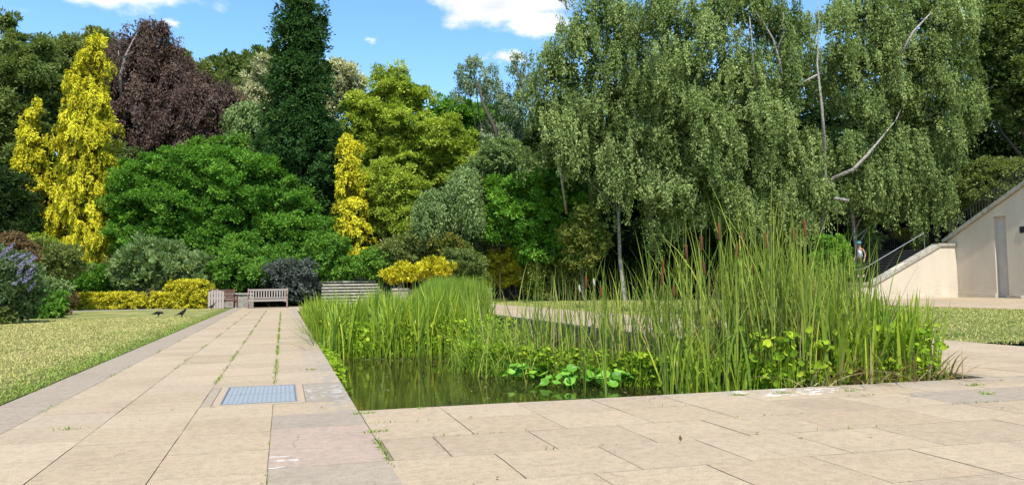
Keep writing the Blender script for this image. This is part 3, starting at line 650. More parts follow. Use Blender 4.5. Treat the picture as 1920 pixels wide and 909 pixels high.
# give edge-only meshes their skin layer first
def skin_ready(o): pass
pr=thing('person',(26.95,30.9,.62),'person in white sleeveless top, dark trousers and teal hat on the shaded steps','person')
import bmesh
def fig(name,verts,edges,radii,mat,parent,sub=2,root=0):
    me=bpy.data.meshes.new(name);bm=bmesh.new();lay=bm.verts.layers.skin.verify();vs=[bm.verts.new(v) for v in verts]
    for i,v in enumerate(vs):
        rr=radii[i];v[lay].radius=rr if hasattr(rr,'__len__') else (rr,rr);v[lay].use_root=(i==root)
    for a,b in edges: bm.edges.new((vs[a],vs[b]))
    bm.to_mesh(me);bm.free();me.materials.append(M[mat]);o=bpy.data.objects.new(name,me);COL.objects.link(o);o.parent=parent
    s=o.modifiers.new('skin','SKIN');s.use_smooth_shade=True;b=o.modifiers.new('subsurf','SUBSURF');b.levels=sub;b.render_levels=sub;return o
# local axes: -x is where the person faces, y across, z up
bv=[(0,0,.95),(0,0,1.12),(.01,0,1.30),(.01,0,1.43),(-.01,0,1.51),(-.03,0,1.58),(-.035,0,1.66),(-.035,0,1.72),
 (0,.09,.90),(-.10,.10,.50),(-.04,.10,.09),(-.16,.10,.035),
 (0,-.09,.90),(.04,-.10,.50),(.13,-.10,.10),(.02,-.10,.035),
 (.01,.17,1.40),(.05,.23,1.14),(-.10,.25,.94),(-.16,.25,.88),
 (.01,-.17,1.40),(.09,-.23,1.14),(-.02,-.25,.92),(-.08,-.25,.85)]
be=[(0,1),(1,2),(2,3),(3,4),(4,5),(5,6),(6,7),(0,8),(8,9),(9,10),(10,11),(0,12),(12,13),(13,14),(14,15),(3,16),(16,17),(17,18),(18,19),(3,20),(20,21),(21,22),(22,23)]
brd=[(.13,.10),(.125,.095),(.13,.10),(.075,.07),(.05,.05),(.075,.07),(.09,.085),(.06,.06),.085,.055,.04,.035,.085,.055,.04,.035,.05,.04,.032,.03,.05,.04,.032,.03]
# fingers and a thumb on each hand
for hidx,sy in ((19,1),(23,-1)):
    hx,hy,hz=bv[hidx]
    for f_ in range(4):
        i=len(bv);o1=(f_-1.5)*.019;bv+=[(hx-.035,hy+o1,hz-.035),(hx-.05,hy+o1,hz-.07-.006*(f_ in(1,2)))];be+=[(hidx,i),(i,i+1)];brd+=[.009,.007]
    i=len(bv);bv+=[(hx-.03,hy-sy*.03,hz-.005),(hx-.06,hy-sy*.035,hz-.02)];be+=[(hidx,i),(i,i+1)];brd+=[.010,.008]
body=fig('body',bv,be,brd,'skin',pr)
fig('trousers',[(0,0,1.0),(0,.095,.90),(-.10,.10,.50),(-.05,.10,.16),(0,-.095,.90),(.04,-.10,.50),(.12,-.10,.17),(0,0,.90)],[(0,7),(7,1),(1,2),(2,3),(7,4),(4,5),(5,6)],[(.15,.12),.105,.08,.065,.105,.08,.065,(.14,.12)],'black_cloth',pr,1)
fig('vest_top',[(0,0,.98),(0,0,1.12),(.01,0,1.30),(.01,0,1.42)],[(0,1),(1,2),(2,3)],[(.155,.125),(.15,.125),(.165,.135),(.09,.10)],'white_cloth',pr,2)
fig('hair',[(.0,0,1.60),(0,0,1.70),(-.03,0,1.745)],[(0,1),(1,2)],[.06,.095,.075],'hair',pr,2)
m=MB();
for k_ in range(1):
    ring=[(.145,1.715),(.10,1.735),(.095,1.78),(.07,1.825),(.01,1.84)];n=20;b=0;Vv=[];Ff=[]
    for rr,z in ring:
        for j in range(n): t=6.2832*j/n;Vv.append((-.03+rr*math.cos(t)*1.1,rr*math.sin(t),z))
    for i in range(len(ring)-1):
        for j in range(n): Ff.append((i*n+j,i*n+(j+1)%n,(i+1)*n+(j+1)%n,(i+1)*n+j))
    Ff.append(tuple((len(ring)-1)*n+j for j in range(n)));m.add(Vv,Ff)
o=m.build('sun_hat','teal_cloth',pr,world=False,smooth=True)
m=MB();m.tube([(-.02,.13,1.44),(-.16,.05,1.32),(-.165,-.06,1.18),(-.10,-.17,1.02)],.016,6);m.tube([(-.02,.13,1.44),(.13,.02,1.3),(.10,-.17,1.02)],.016,6);m.build('bag_strap','black_cloth',pr,world=False)
m=MB();m.box((-.12,-.24,.86),(.10,-.155,1.04));m.build('shoulder_bag','black_cloth',pr,world=False,bevel=.02)
for (x,y,z) in ((-.06,.10,.0),(.10,-.10,.0)):
    fig('shoe',[(x+.05,y,z+.05),(x-.04,y,z+.045),(x-.15,y,z+.032)],[(0,1),(1,2)],[(.05,.05),(.05,.045),(.045,.032)],'shoe',pr,2)
pr.rotation_euler=(0,0,.35);pr.scale=(1.02,1.02,1.02);pr.location=(28.42,31.2,1.078)
# ------------------------------------------------------------------ crows
def crow(loc,rz,label,pose):
    t=thing('crow',loc,label,'bird','black crows on the lawn')
    if pose=='up': v=[(0,0,.17),(.06,0,.21),(.12,0,.27),(.135,0,.325),(-.08,0,.14),(-.17,0,.10),(-.26,0,.07)];rr=[(.062,.06),(.062,.058),(.038,.036),(.032,.034),(.045,.036),(.03,.014),(.024,.008)];bk=(.165,0,.33)
    else: v=[(0,0,.185),(.07,0,.185),(.13,0,.165),(.165,0,.135),(-.08,0,.18),(-.17,0,.15),(-.27,0,.12)];rr=[(.062,.06),(.06,.056),(.04,.036),(.032,.032),(.045,.036),(.03,.014),(.024,.008)];bk=(.185,0,.115)
    e=[(0,1),(1,2),(2,3),(0,4),(4,5),(5,6)]
    for s in (-1,1):
        i=len(v);v+=[(.01,s*.035,.12),(-.01,s*.035,.06),(.005,s*.035,.008),(.04,s*.035,.006)];rr+=[.026,.008,.006,.005];e+=[(0,i),(i,i+1),(i+1,i+2),(i+2,i+3)]
    fig('body',v,e,rr,'feather',t)
    for s in (-1,1):
        m=MB();m.add([(.07,s*.062,.225),(0,s*.072,.20),(-.14,s*.035,.125),(-.21,s*.015,.085),(-.10,s*.05,.12),(.03,s*.068,.15)],[(0,1,4,5),(1,2,3,4)])
        o=m.build('wing','feather',t,world=False,smooth=True);so_=o.modifiers.new('solid','SOLIDIFY');so_.thickness=.012
    d=Vector(bk)-Vector(v[3]);m=MB();m.tube([Vector(v[3])+d*.5,Vector(v[3])+d*2.0],[.014,.002],7);m.build('beak','beak',t,world=False)
    t.rotation_euler=(0,0,rz);return t
p=G(297,595);crow((p[0],p[1],0),-.25,'black crow on the left lawn with its head down, feeding','down')
p=G(341,595);crow((p[0],p[1],0),-.2,'black crow on the left lawn standing upright with its head raised','up')
p=G(398,580);crow((p[0],p[1]-.3,0),.3,'black crow standing at the foot of the pale slatted wooden chair','up')
# ------------------------------------------------------------------ benches, chairs, walls at the far end
def bench(loc,rz,L_,label,name='park_bench',mat='teak',mat2='pale_wood'):  # pale slats: weathering, with their sunlit white also put into the colour
    t=thing(name,loc,label,'bench');h=L_/2;Y=.0
    def B(nm,f,bev=.006): m=MB();f(m);return m.build(nm,mat,t,world=False,bevel=bev)
    def seat(m):
        for i in range(6): m.box((-h+.05,-.5+i*.085,.41),(h-.05,-.5+i*.085+.068,.435))
        m.box((-h+.06,-.52,.33),(h-.06,-.485,.408));m.add([(-h+.06,-.50,.33),(-h+.25,-.50,.33),(-h+.06,-.50,.26),(-h+.06,-.48,.33),(-h+.25,-.48,.33),(-h+.06,-.48,.26)],[(0,1,2),(3,5,4),(0,3,4,1),(1,4,5,2),(2,5,3,0)]);m.add([(h-.06,-.50,.33),(h-.25,-.50,.33),(h-.06,-.50,.26),(h-.06,-.48,.33),(h-.25,-.48,.33),(h-.06,-.48,.26)],[(0,2,1),(3,4,5),(0,1,4,3),(1,2,5,4),(2,0,3,5)])
    m=MB();seat(m);m.build('seat',mat2,t,world=False,bevel=.004)
    def back(m):
        m.bar((-h+.03,.09,.90),(h-.03,.09,.90),.045,.09);m.bar((-h+.03,.0,.50),(h-.03,.0,.50),.04,.06)
        n=14
        for i in range(n): x=-h+.14+(2*h-.28)*i/(n-1);m.bar((x,.01,.52),(x,.085,.87),.055,.018,(0,1,0))
    m=MB();back(m);m.build('backrest',mat2,t,world=False,bevel=.004)
    for s in (-1,1):
        B('leg',lambda m:m.box((s*(h-.03)-.035,-.53,0),(s*(h-.03)+.035,-.46,.66)));B('leg',lambda m:(m.bar((s*(h-.03),.02,0),(s*(h-.03),.0,.45),.07,.06,(0,1,0)),m.bar((s*(h-.03),.0,.45),(s*(h-.03),.11,.97),.07,.06,(0,1,0))))
        B('armrest',lambda m:m.box((s*(h-.03)-.045,-.56,.66),(s*(h-.03)+.045,.04,.70)));B('side_rail',lambda m:m.box((s*(h-.03)-.02,-.46,.30),(s*(h-.03)+.02,-.02,.36)))
    t.rotation_euler=(0,0,rz);return t
p=G(502,577);bench((p[0],p[1]+.35,0),-.02,1.93,'weathered teak garden bench with slatted back at the end of the paved path')
p=G(403,579)
t=thing('garden_chair',(p[0]+.0,p[1]+.6,0),'pale wooden garden chair with rounded slatted back turned towards the lawn','chair')
m=MB();n=6;wd=.76
for i in range(n):
    x=-wd/2+.06+(wd-.12)*i/(n-1);z=.86+.07*(1-abs(2*i/(n-1)-1)**2);m.bar((x,-.06,.0),(x,.12,z),.098,.022,(0,1,0))
m.bar((-wd/2,.055,.52),(wd/2,.055,.52),.03,.10);m.bar((-wd/2+.05,.12,.80),(wd/2-.05,.12,.80),.03,.07);m.build('backrest','pale_wood',t,world=False,bevel=.004)
m=MB()
for i in range(5): m.box((-.3,.12+i*.1,.36),(.3,.12+i*.1+.08,.38))
m.build('seat','pale_wood',t,world=False)
for s in (-1,1):
    m=MB();m.box((s*.36-.06,.05,.56),(s*.36+.06,.75,.585));m.build('armrest','pale_wood',t,world=False);m=MB();m.box((s*.34-.03,.62,0),(s*.34+.03,.72,.56));m.build('leg','pale_wood',t,world=False);m=MB();m.box((s*.34-.03,.10,0),(s*.34+.03,.18,.36));m.build('leg','pale_wood',t,world=False)
    m=MB();m.tube([(s*.12-.05,.14,.9),(s*.12-.05,.14,.98)],.03,8);m.build('finial','pale_wood',t,world=False)
t.rotation_euler=(0,0,.05)
p=G(424,578);t=bench((p[0]-.25,p[1]+1.1,0),.35,1.25,'dark red-brown wooden bench partly hidden behind the pale slatted chair',mat='red_wood',mat2='red_wood')
def lowwall(label,x0,x1,y,h,mat='old_stone',th=.45,cop='coping'):
    t=thing('retaining_wall',((x0+x1)/2,y,0),label,'wall');m=MB();m.box((x0,y,-.05),(x1,y+th,h));m.build('wall',mat,t)
    m=MB();x=x0-.04;rr=random.Random(int(x0*10)+7)
    while x<x1:
        w_=min(rr.uniform(.7,1.1),x1+.04-x);m.box((x,y-.06,h+.002),(x+w_-.008,y+th+.05,h+.085+rr.uniform(-.008,.008)));x+=w_
    m.build('coping',cop,t);return t
lowwall('low stone retaining wall with pale coping behind the pale chair left of the teak bench',-4.8,-1.5,42.2,.66)
lowwall('short brick pier with flat stone cap right of the garden steps',5.72,6.6,40.6,.78)
lowwall('low retaining wall running right from the brick pier behind the reeds',6.72,11.5,41.2,.70)
lowwall('dark shaded stone retaining wall behind the far right lawn',11.9,26.5,46.2,1.05,'shade_dark_stone',.5,'shade_dark_stone')
# garden steps
r=thing('garden_steps',(3.6,41,0),'broad flight of pale stone steps beyond the reeds at the far end of the pool','staircase')
n=11
for i in range(n):
    z=.165*(i+1);y=40.6+i*.36;xa=1.95+.02*i;xb=5.55-.06*i
    m=MB();m.box((xa,y,z-.085),(xb,y+.42,z));m.build('tread','coping',r)
m=MB()
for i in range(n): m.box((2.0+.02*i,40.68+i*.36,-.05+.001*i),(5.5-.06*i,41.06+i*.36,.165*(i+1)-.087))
m.build('risers','shade_dark_stone',r)
for x in (1.70,):
    m=MB();m.box((x-.15,43.2,0),(x+.18,43.6,1.62));m.box((x-.2,43.15,1.62),(x+.23,43.65,1.74));m.build('end_pier','coping',r)
# ------------------------------------------------------------------ trees and shrubs
tree('broadleaf_tree','tree','dark green broadleaf tree at the far left edge with a heavy rounded crown',50,[(25,125,62,62),(85,150,45,60),(15,215,70,70),(80,235,45,60),(40,310,70,60),(-60,200,90,120),(10,45,22,14)],'dull',7,tr=.35,rag=.16)
tree('broadleaf_tree','tree','olive broadleaf tree rising between the dark left tree and the golden weeping conifer',64,[(125,115,50,42),(175,100,42,40),(110,180,60,60),(160,200,60,80)],'olive',6.5,tr=.3,rag=.18)
tree('copper_beech','tree','purple-leaved copper beech with drooping twigs behind the green dome',60,[(262,85,38,22),(240,130,46,50),(300,145,60,50),(225,215,50,70),(300,225,75,65),(350,175,50,40),(370,215,65,60),(415,225,34,60),(340,275,90,45),(250,290,70,50),(282,60,34,10),(425,205,28,40),(318,105,26,22)],'purple',5.6,tr=.32,style='weep',hang=1.3,rag=.2,dens=.9,bark='birch_bark',extra=[([(228,190,-2.2),(226,140,-2.6),(234,108,-2.6),(250,75,-2.4),(262,58,-2.2)],[.13,.11,.08,.05,.02]),([(229,108,-2.7),(250,98,-2.7)],[.04,.02]),([(226,140,-2.6),(222,95,-2.4)],[.05,.02])])
tree('broadleaf_tree','tree','olive green tree showing above the copper beech to its right',69,[(335,150,48,48),(365,185,45,55),(390,160,30,35)],'olive',6,tr=.3,style='leaf',rag=.2)
tree('fir_tree','tree','dark spiky fir tree between the copper beech and the columnar conifer',74,[(415,155,30,42),(450,150,35,42),(485,135,36,30),(510,150,30,40),(460,195,55,50)],'dull',7,tr=.3,style='tuft',rag=.22)
tree('whitebeam','tree','pale silvery-leaved tree showing on both sides of the dark columnar conifer',64,[(497,150,28,40),(478,200,32,40),(645,155,32,38),(655,190,28,38),(575,200,60,60),(625,140,25,25)],'palet',7,tr=.3,rag=.16)
tree('willow','tree','small grey-olive tree in the gap left of the columnar conifer',58,[(465,235,36,42),(455,285,40,40),(425,290,30,30)],'silver',6,tr=.2,style='weep',hang=.8)
tree('columnar_conifer','tree','very tall dark green columnar conifer reaching above the frame',49,stack([(-70,556,588),(-20,538,600),(25,524,606),(60,516,612),(150,508,620),(220,494,636),(290,478,654),(350,476,656),(430,500,650)],49),'column',7,tr=.35,rag=.11,cr=.62,flat=1.2,nck=1.5,gx=580)
tree('robinia_tree','tree','bright yellow-green broadleaf tree right of the small golden conifer',53,[(738,155,36,28),(772,190,36,28),(700,210,48,34),(680,250,38,42),(745,250,72,52),(825,265,62,42),(700,310,58,48),(780,320,72,48),(855,300,42,36),(880,315,30,34)],'lime',5.6,tr=.35,rag=.15,flat=.55)
tree('robinia_tree','tree','lower lime green tree standing in front of the yellow-green tree',48,[(728,348,44,42),(768,372,38,38),(725,405,36,38),(765,425,38,42)],'lime',5.6,tr=.25,rag=.15)
tree('broadleaf_tree','tree','mid green tree between the yellow-green tree and the grey eucalyptus',60,[(850,215,42,28),(890,235,45,35),(835,250,35,35),(920,270,55,60)],'bright',6.5,tr=.25,rag=.18)
tree('eucalyptus_tree','tree','slender grey-green eucalyptus with a bare leaning trunk against the sky',55,[(893,138,32,30),(925,165,22,22),(880,172,26,15),(935,215,32,45),(925,260,34,40),(955,270,26,40)],'euc',5.5,tr=.14,style='weep',hang=.5,dens=.5,inner=.05,gaps=.35,extra=[([(945,300,-1.5),(925,235,-1.5),(905,195,-1.5),(898,160,-1.2),(885,135,-.8)],[.18,.15,.12,.07,.03])])
tree('eucalyptus_tree','tree','thin sparse eucalyptus top between the white cloud and the big birch',54,[(968,118,16,18),(985,160,18,26),(978,200,22,30)],'euc',5.5,tr=.10,style='weep',hang=.5,dens=.5,inner=.05,gaps=.3,extra=[([(1003,240,-1),(985,180,-1),(972,140,-.8),(965,112,-.6)],[.12,.09,.06,.03])])
tree('olive_tree','tree','silver grey bushy tree behind the green mound maple',47,[(945,300,45,36),(905,320,26,26),(975,325,36,32)],'silver',6,tr=.15,rag=.14)
tree('weeping_pear','tree','small weeping grey tree with hanging curtains of leaves',43,[(868,335,26,16),(868,365,30,36),(815,378,32,18),(812,405,34,30),(880,400,26,28)],'silver',6,tr=.12,style='weep',hang=1.0,rag=.1)
tree('maple_tree','tree','fresh green mounded maple left of the big weeping birches',44,[(1010,352,62,32),(955,375,45,38),(1055,370,50,40),(1000,410,70,48),(940,430,36,30),(1060,430,55,40),(1010,465,60,34)],'bright',7,tr=.2,rag=.13,flat=.45)
tree('maple_tree','tree','gold tinged small maple in the shade at the birch foot',41.5,[(1095,400,26,26),(1075,440,26,20),(1115,450,26,26),(1090,480,30,22)],'orange',6,tr=.1,rag=.2,dens=.5,gaps=.2)
BK=dict(style='weep',hang=1.45,rag=.20,lw=.5,bark='birch_bark',cov=2.6,inner=.13,cr=.95,nck=1.15)
tree('weeping_birch','tree','left weeping birch whose crown rises beside the white cloud',41,[(1130,20,50,50),(1090,75,52,48),(1050,140,44,48),(1180,95,62,62),(1120,160,66,56),(1030,215,46,50),(1200,180,62,62),(1110,250,62,48),(1200,275,66,52),(1160,335,56,40),(1035,290,32,34)],'birch',6,tr=.12,gx=1170,dens=.9,gaps=.5,group=None,**BK,extra=[([(1225,470,1),(1215,350,0),(1190,200,-1),(1160,110,-1),(1130,40,-1)],[.16,.13,.09,.06,.03]),([(1062,400,0),(1052,330,-.8),(1044,285,-1.),(1030,240,-.8)],[.07,.06,.045,.02])])
tree('weeping_birch','tree','middle weeping birch with a white trunk and pale upper branches',39,[(1240,30,50,42),(1310,50,62,52),(1400,20,62,44),(1480,60,52,46),(1280,130,66,60),(1380,140,62,52),(1310,220,72,58),(1420,220,72,58),(1370,300,72,54),(1470,300,62,50),(1300,320,60,44),(1420,370,62,40),(1490,140,32,60),(1520,370,50,45),(1260,380,60,40)],'birch',6,tr=.10,gx=1440,dens=1.,gaps=.30,**BK,extra=[([(1545,520,-.4),(1540,430,-.4),(1547,330,-.8),(1545,262,-2.0),(1541,200,-2.2),(1532,120,-1.7),(1536,40,-1.2),(1530,-20,-1)],[.14,.12,.10,.085,.065,.045,.025,.012]),([(1480,160,-1.4),(1505,155,-1.6),(1534,140,-1.8)],[.03,.05,.06]),([(1470,170,-.6),(1462,118,-1.2),(1450,75,-1.3),(1430,40,-1.2),(1405,10,-1)],[.07,.065,.05,.03,.015]),([(1420,190,-.6),(1413,130,-1.3),(1410,80,-1.3),(1404,20,-1.1)],[.06,.05,.035,.02]),([(1455,100,-1.2),(1470,60,-1.2),(1468,20,-1)],[.05,.04,.02]),([(1400,70,-1.2),(1370,40,-1.2)],[.04,.02])])
tree('weeping_birch','tree','right weeping birch with a thick pale limb leaning over the staircase',40,[(1590,30,60,46),(1670,20,66,50),(1750,30,62,50),(1600,120,62,52),(1690,115,66,56),(1770,130,56,60),(1640,200,66,52),(1730,210,66,56),(1790,190,36,44),(1600,260,50,44),(1690,285,62,36),(1750,310,46,36),(1650,350,52,38),(1720,370,46,34),(1660,400,34,26),(1600,330,46,40)],'birch',6,tr=.12,gx=1600,dens=1.,gaps=.32,**BK,extra=[([(1540,440,-.6),(1552,370,-1.2),(1562,334,-1.6),(1600,318,-2.1),(1625,292,-2.1),(1645,268,-1.9),(1680,225,-1.2),(1700,180,-.8)],[.13,.11,.10,.105,.08,.06,.035,.02]),([(1565,372,-4.9),(1592,376,-5.1)],[.08,.07]),([(1690,100,-3.8),(1712,60,-3.7),(1745,25,-3.4)],[.07,.06,.03])])
tree('oak_tree','tree','dark broadleaf tree filling the upper right corner above the stair railing',43,[(1860,40,52,60),(1930,60,70,80),(1865,130,46,60),(1930,170,66,60),(1990,100,80,120),(1840,190,30,34)],'dull',7,tr=.35,rag=.14,gx=1960)
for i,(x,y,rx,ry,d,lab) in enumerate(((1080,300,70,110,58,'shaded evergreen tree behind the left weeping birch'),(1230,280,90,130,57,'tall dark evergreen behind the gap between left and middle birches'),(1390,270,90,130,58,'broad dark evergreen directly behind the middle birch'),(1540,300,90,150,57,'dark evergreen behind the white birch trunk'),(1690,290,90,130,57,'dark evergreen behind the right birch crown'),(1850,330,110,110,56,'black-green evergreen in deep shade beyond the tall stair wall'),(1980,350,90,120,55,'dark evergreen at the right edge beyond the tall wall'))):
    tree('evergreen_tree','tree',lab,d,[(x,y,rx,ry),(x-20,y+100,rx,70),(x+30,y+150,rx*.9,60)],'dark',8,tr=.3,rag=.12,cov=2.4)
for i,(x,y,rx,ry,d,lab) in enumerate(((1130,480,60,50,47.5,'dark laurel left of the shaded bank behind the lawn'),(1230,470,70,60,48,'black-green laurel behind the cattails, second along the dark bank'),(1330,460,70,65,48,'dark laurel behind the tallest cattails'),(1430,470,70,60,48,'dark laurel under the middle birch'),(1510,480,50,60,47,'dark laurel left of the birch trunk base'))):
    tree('laurel_shrub','shrub',lab,d,[(x,y,rx,ry),(x+15,y+45,rx,40)],'dark',7,tr=.08,crown='foliage',stemname='stem',cov=2.6)  # laurels added; deep shade under the birches is put into their dark leaves
# behind the stairs
shrub('sunlit leafy climber spilling over the bank behind the upper stair railing',40,[(1850,325,42,22),(1885,330,40,24),(1815,355,34,26),(1850,365,50,30),(1905,350,40,40)],'olive',6,name='climber',cat='climbing plant')
shrub('bright golden bush glowing behind the shaded railing',43,[(1690,438,28,7),(1712,450,22,14)],'gold',6)
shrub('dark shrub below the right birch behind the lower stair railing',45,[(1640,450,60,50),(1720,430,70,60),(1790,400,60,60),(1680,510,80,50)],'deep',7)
shrub('fresh green leafy bush at the left of the stair foot',35.5,[(1562,470,24,30),(1545,510,28,36),(1574,500,16,28)],'bright',7,rag=.2)
shrub('grey-green bush just behind the head of the person on the stairs',41,[(1612,435,22,18),(1635,455,18,20)],'silver',6)
# golden conifers
GC=dict(style='fan',crown='foliage',rag=.16,cr=.36,flat=1.)
tree('golden_conifer','tree','tallest golden weeping conifer at the left with a leaning spire',46,stack([(66,178,184),(95,162,195),(120,150,201),(165,132,208),(225,118,214),(290,110,215),(340,104,214),(400,96,214),(450,96,214),(478,125,208)],46),'gold',5.6,tr=.22,gx=150,hang=1.2,lw=.42,gaps=.55,inner=.12,nck=.85,**{**GC,'rag':.24})
tree('golden_conifer','tree','shorter golden conifer left of the tallest weeping one',47,stack([(212,62,70),(250,44,82),(300,37,86),(350,32,88),(400,32,98),(445,60,118)],47),'gold',5.6,tr=.18,gx=70,hang=.8,gaps=.55,inner=.12,**GC)
tree('golden_conifer','tree','slim golden conifer in the middle in front of the dark columnar conifer',46,stack([(256,654,658),(285,644,667),(330,636,676),(380,633,681),(430,628,690),(470,628,700),(492,640,698)],46),'gold',5.6,tr=.14,gx=660,hang=.9,lw=.5,style='fan',rag=.22,cr=.40,crown='foliage',gaps=.45,inner=.06)
# left side fill
tree('cypress_tree','tree','dark cypress in shade at the left edge below the dark tree',44,[(12,385,40,60),(40,425,36,40),(5,440,40,40)],'dark',6,tr=.15,style='tuft',crown='foliage')
shrub('rusty brown topped shrub at the left edge above the lilac flowers',34,[(20,462,34,20),(50,475,26,18)],'rust',6,rag=.15)
shrub('dull green mixed shrub below the tall golden conifer',37,[(75,480,40,24),(110,490,46,26),(70,515,46,26),(40,500,30,30)],'olive',6,rag=.15)
shrub('bright yellow-green shrub tuft beside the golden conifer foot',38,[(75,455,22,16),(100,470,18,14)],'lime',6)
# big dome
tree('yew_dome','tree','huge rounded fresh green dome-shaped tree in the left centre',46,[(300,330,68,42),(380,320,70,42),(450,330,68,42),(260,375,52,50),(510,370,55,50),(330,390,78,55),(430,390,80,55),(545,420,48,45),(280,440,60,45),(370,450,80,48),(470,455,80,50),(560,470,55,40),(600,450,34,36)],'dome',6.2,tr=.35,rag=.09,flat=.5,cr=.62)
tree('yew_dome','tree','small pale-topped green tree behind the dome',52,[(400,280,50,16),(440,270,30,14)],'green',7,tr=.2)
shrub('dark green lower skirt shrub between the dome and the teak bench',42.8,[(430,500,60,38),(500,510,60,36),(420,540,46,24),(480,545,40,20),(590,500,40,50),(625,480,26,50)],'green',7,rag=.16)
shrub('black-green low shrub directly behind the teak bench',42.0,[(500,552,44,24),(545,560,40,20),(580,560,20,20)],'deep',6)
shrub('feathery pale green shrub with white flower heads below the dome',41.5,[(290,480,46,24),(330,495,50,28),(255,492,34,24),(300,515,66,24),(370,515,30,26)],'silver',7,style='tuft',rag=.2)
shrub('dark fine-leaved broom shrub behind the yellow hedge',42,[(150,522,40,22),(185,525,42,24),(130,540,30,18)],'dome',6,style='tuft')
shrub('small silver grey shrub at the corner of the yellow hedge',41.2,[(232,530,20,16),(218,515,14,10)],'silver',6)
shrub('blue-grey dwarf conifer right of the teak bench',41.5,[(525,510,28,18),(560,508,34,20),(545,535,40,26),(585,535,14,20)],'blue',6.5,rag=.15)
# hedges
def hedge(label,d,x0,x1,y0,y1,rd,nm='hedge'):
    TI[0]+=1;lob=mk_lobes([((x0+x1)/2,(y0+y1)/2,(x1-x0)/2,(y1-y0)/2,0,rd)],d);b=P((x0+x1)/2,y1,d);t=thing(nm,(b[0],b[1],0),label,'hedge')
    V,Fq,ti=foliage(TI[0],lob,5.5,d,boxy=9,cr=.10,cov=4,flat=1,inner=.3);mesh_np('foliage',V,Fq,'hedge',t,attrs=dict(tint=ti))
    m=MB();p0=P(x0+8,y1,d);p1=P(x1-8,y1,d)
    for i in range(6): q=Vector(p0).lerp(Vector(p1),i/5);m.tube([(q.x,q.y,-.03),(q.x,q.y,.4)],.03,6)
    m.build('stem','bark',t);return t
hedge('long low clipped yellow hedge along the far left edge of the lawn',39.2,146,310,552,580,.5)
hedge('taller clipped golden block of hedge next to the pale chair',38.6,320,392,529,579,.85)
# right of the steps
shrub('olive and reddish mixed shrub above the garden steps on the right',43.5,[(745,475,38,26),(780,465,36,24),(730,500,34,24)],'olive',6.5,rag=.2)
shrub('orange tinged shrub right of the reddish shrub',43,[(835,462,36,22),(860,475,26,18)],'orange',6,rag=.2)
shrub('bright yellow flowering bush just right of the garden steps',40.8,[(740,512,22,12),(765,508,24,14)],'gold',6.5,style='tuft',rag=.2)
shrub('second bright yellow bush nearer the reeds',40.5,[(805,505,26,15),(830,502,20,13)],'gold',6,style='tuft',rag=.2)
shrub('grey-green heathery bush behind the far reeds',41.5,[(865,495,36,26),(890,515,26,26),(845,520,30,20)],'dull',6,rag=.14)
shrub('low grey-blue juniper in the middle distance below the weeping tree',44.5,[(850,430,46,20),(890,440,34,22),(825,445,36,18)],'blue',6,rag=.2)
shrub('small dark blue-grey shrub left of the green maple',44,[(938,447,22,18)],'blue',6)
shrub('rounded golden green bush on top of the dark wall',45,[(955,485,38,28),(930,505,26,24),(985,495,30,26),(950,515,30,18)],'hedge',6.5,flat=.5,rag=.14)
shrub('green shrub below the small golden conifer beside the steps top',43,[(690,500,40,20),(640,505,34,24),(710,488,30,18)],'green',6.5)
shrub('orange leaved shrub in shade behind the left cattails',43.5,[(1040,500,40,26),(1080,515,34,30),(1010,530,34,22)],'orange',6,rag=.2,dens=.6)
# far-off wood closing the view between the trees
lob=[];rw=np.random.default_rng(404)
for x in range(-260,2200,62): lob.append((x+rw.uniform(-12,12),rw.uniform(385,425),rw.uniform(52,75),rw.uniform(75,110),rw.uniform(-3,3)))
for x in range(420,1900,80): lob.append((x,rw.uniform(300,340),60,70,3))
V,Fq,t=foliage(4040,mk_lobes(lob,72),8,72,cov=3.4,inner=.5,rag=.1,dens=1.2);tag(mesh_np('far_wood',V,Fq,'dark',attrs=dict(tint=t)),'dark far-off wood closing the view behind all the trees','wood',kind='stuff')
# filler masses at mid distance
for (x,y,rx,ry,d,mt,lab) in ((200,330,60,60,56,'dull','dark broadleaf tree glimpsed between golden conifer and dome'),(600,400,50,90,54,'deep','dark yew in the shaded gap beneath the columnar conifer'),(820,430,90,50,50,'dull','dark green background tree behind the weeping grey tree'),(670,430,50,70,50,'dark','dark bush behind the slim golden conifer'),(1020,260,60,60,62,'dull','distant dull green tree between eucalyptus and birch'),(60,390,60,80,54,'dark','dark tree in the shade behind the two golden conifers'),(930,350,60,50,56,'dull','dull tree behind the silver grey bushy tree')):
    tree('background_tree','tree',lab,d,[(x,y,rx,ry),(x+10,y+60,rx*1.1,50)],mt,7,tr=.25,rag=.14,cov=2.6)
for (x,y,rx,ry,d,mt,lab) in ((-140,330,120,220,48,'dull','broadleaf tree just outside the left edge'),(2080,250,140,260,46,'dull','broadleaf tree just outside the right edge')):
    tree('background_tree','tree',lab,d,[(x,y,rx,ry)],mt,10,tr=.3,cov=2.)
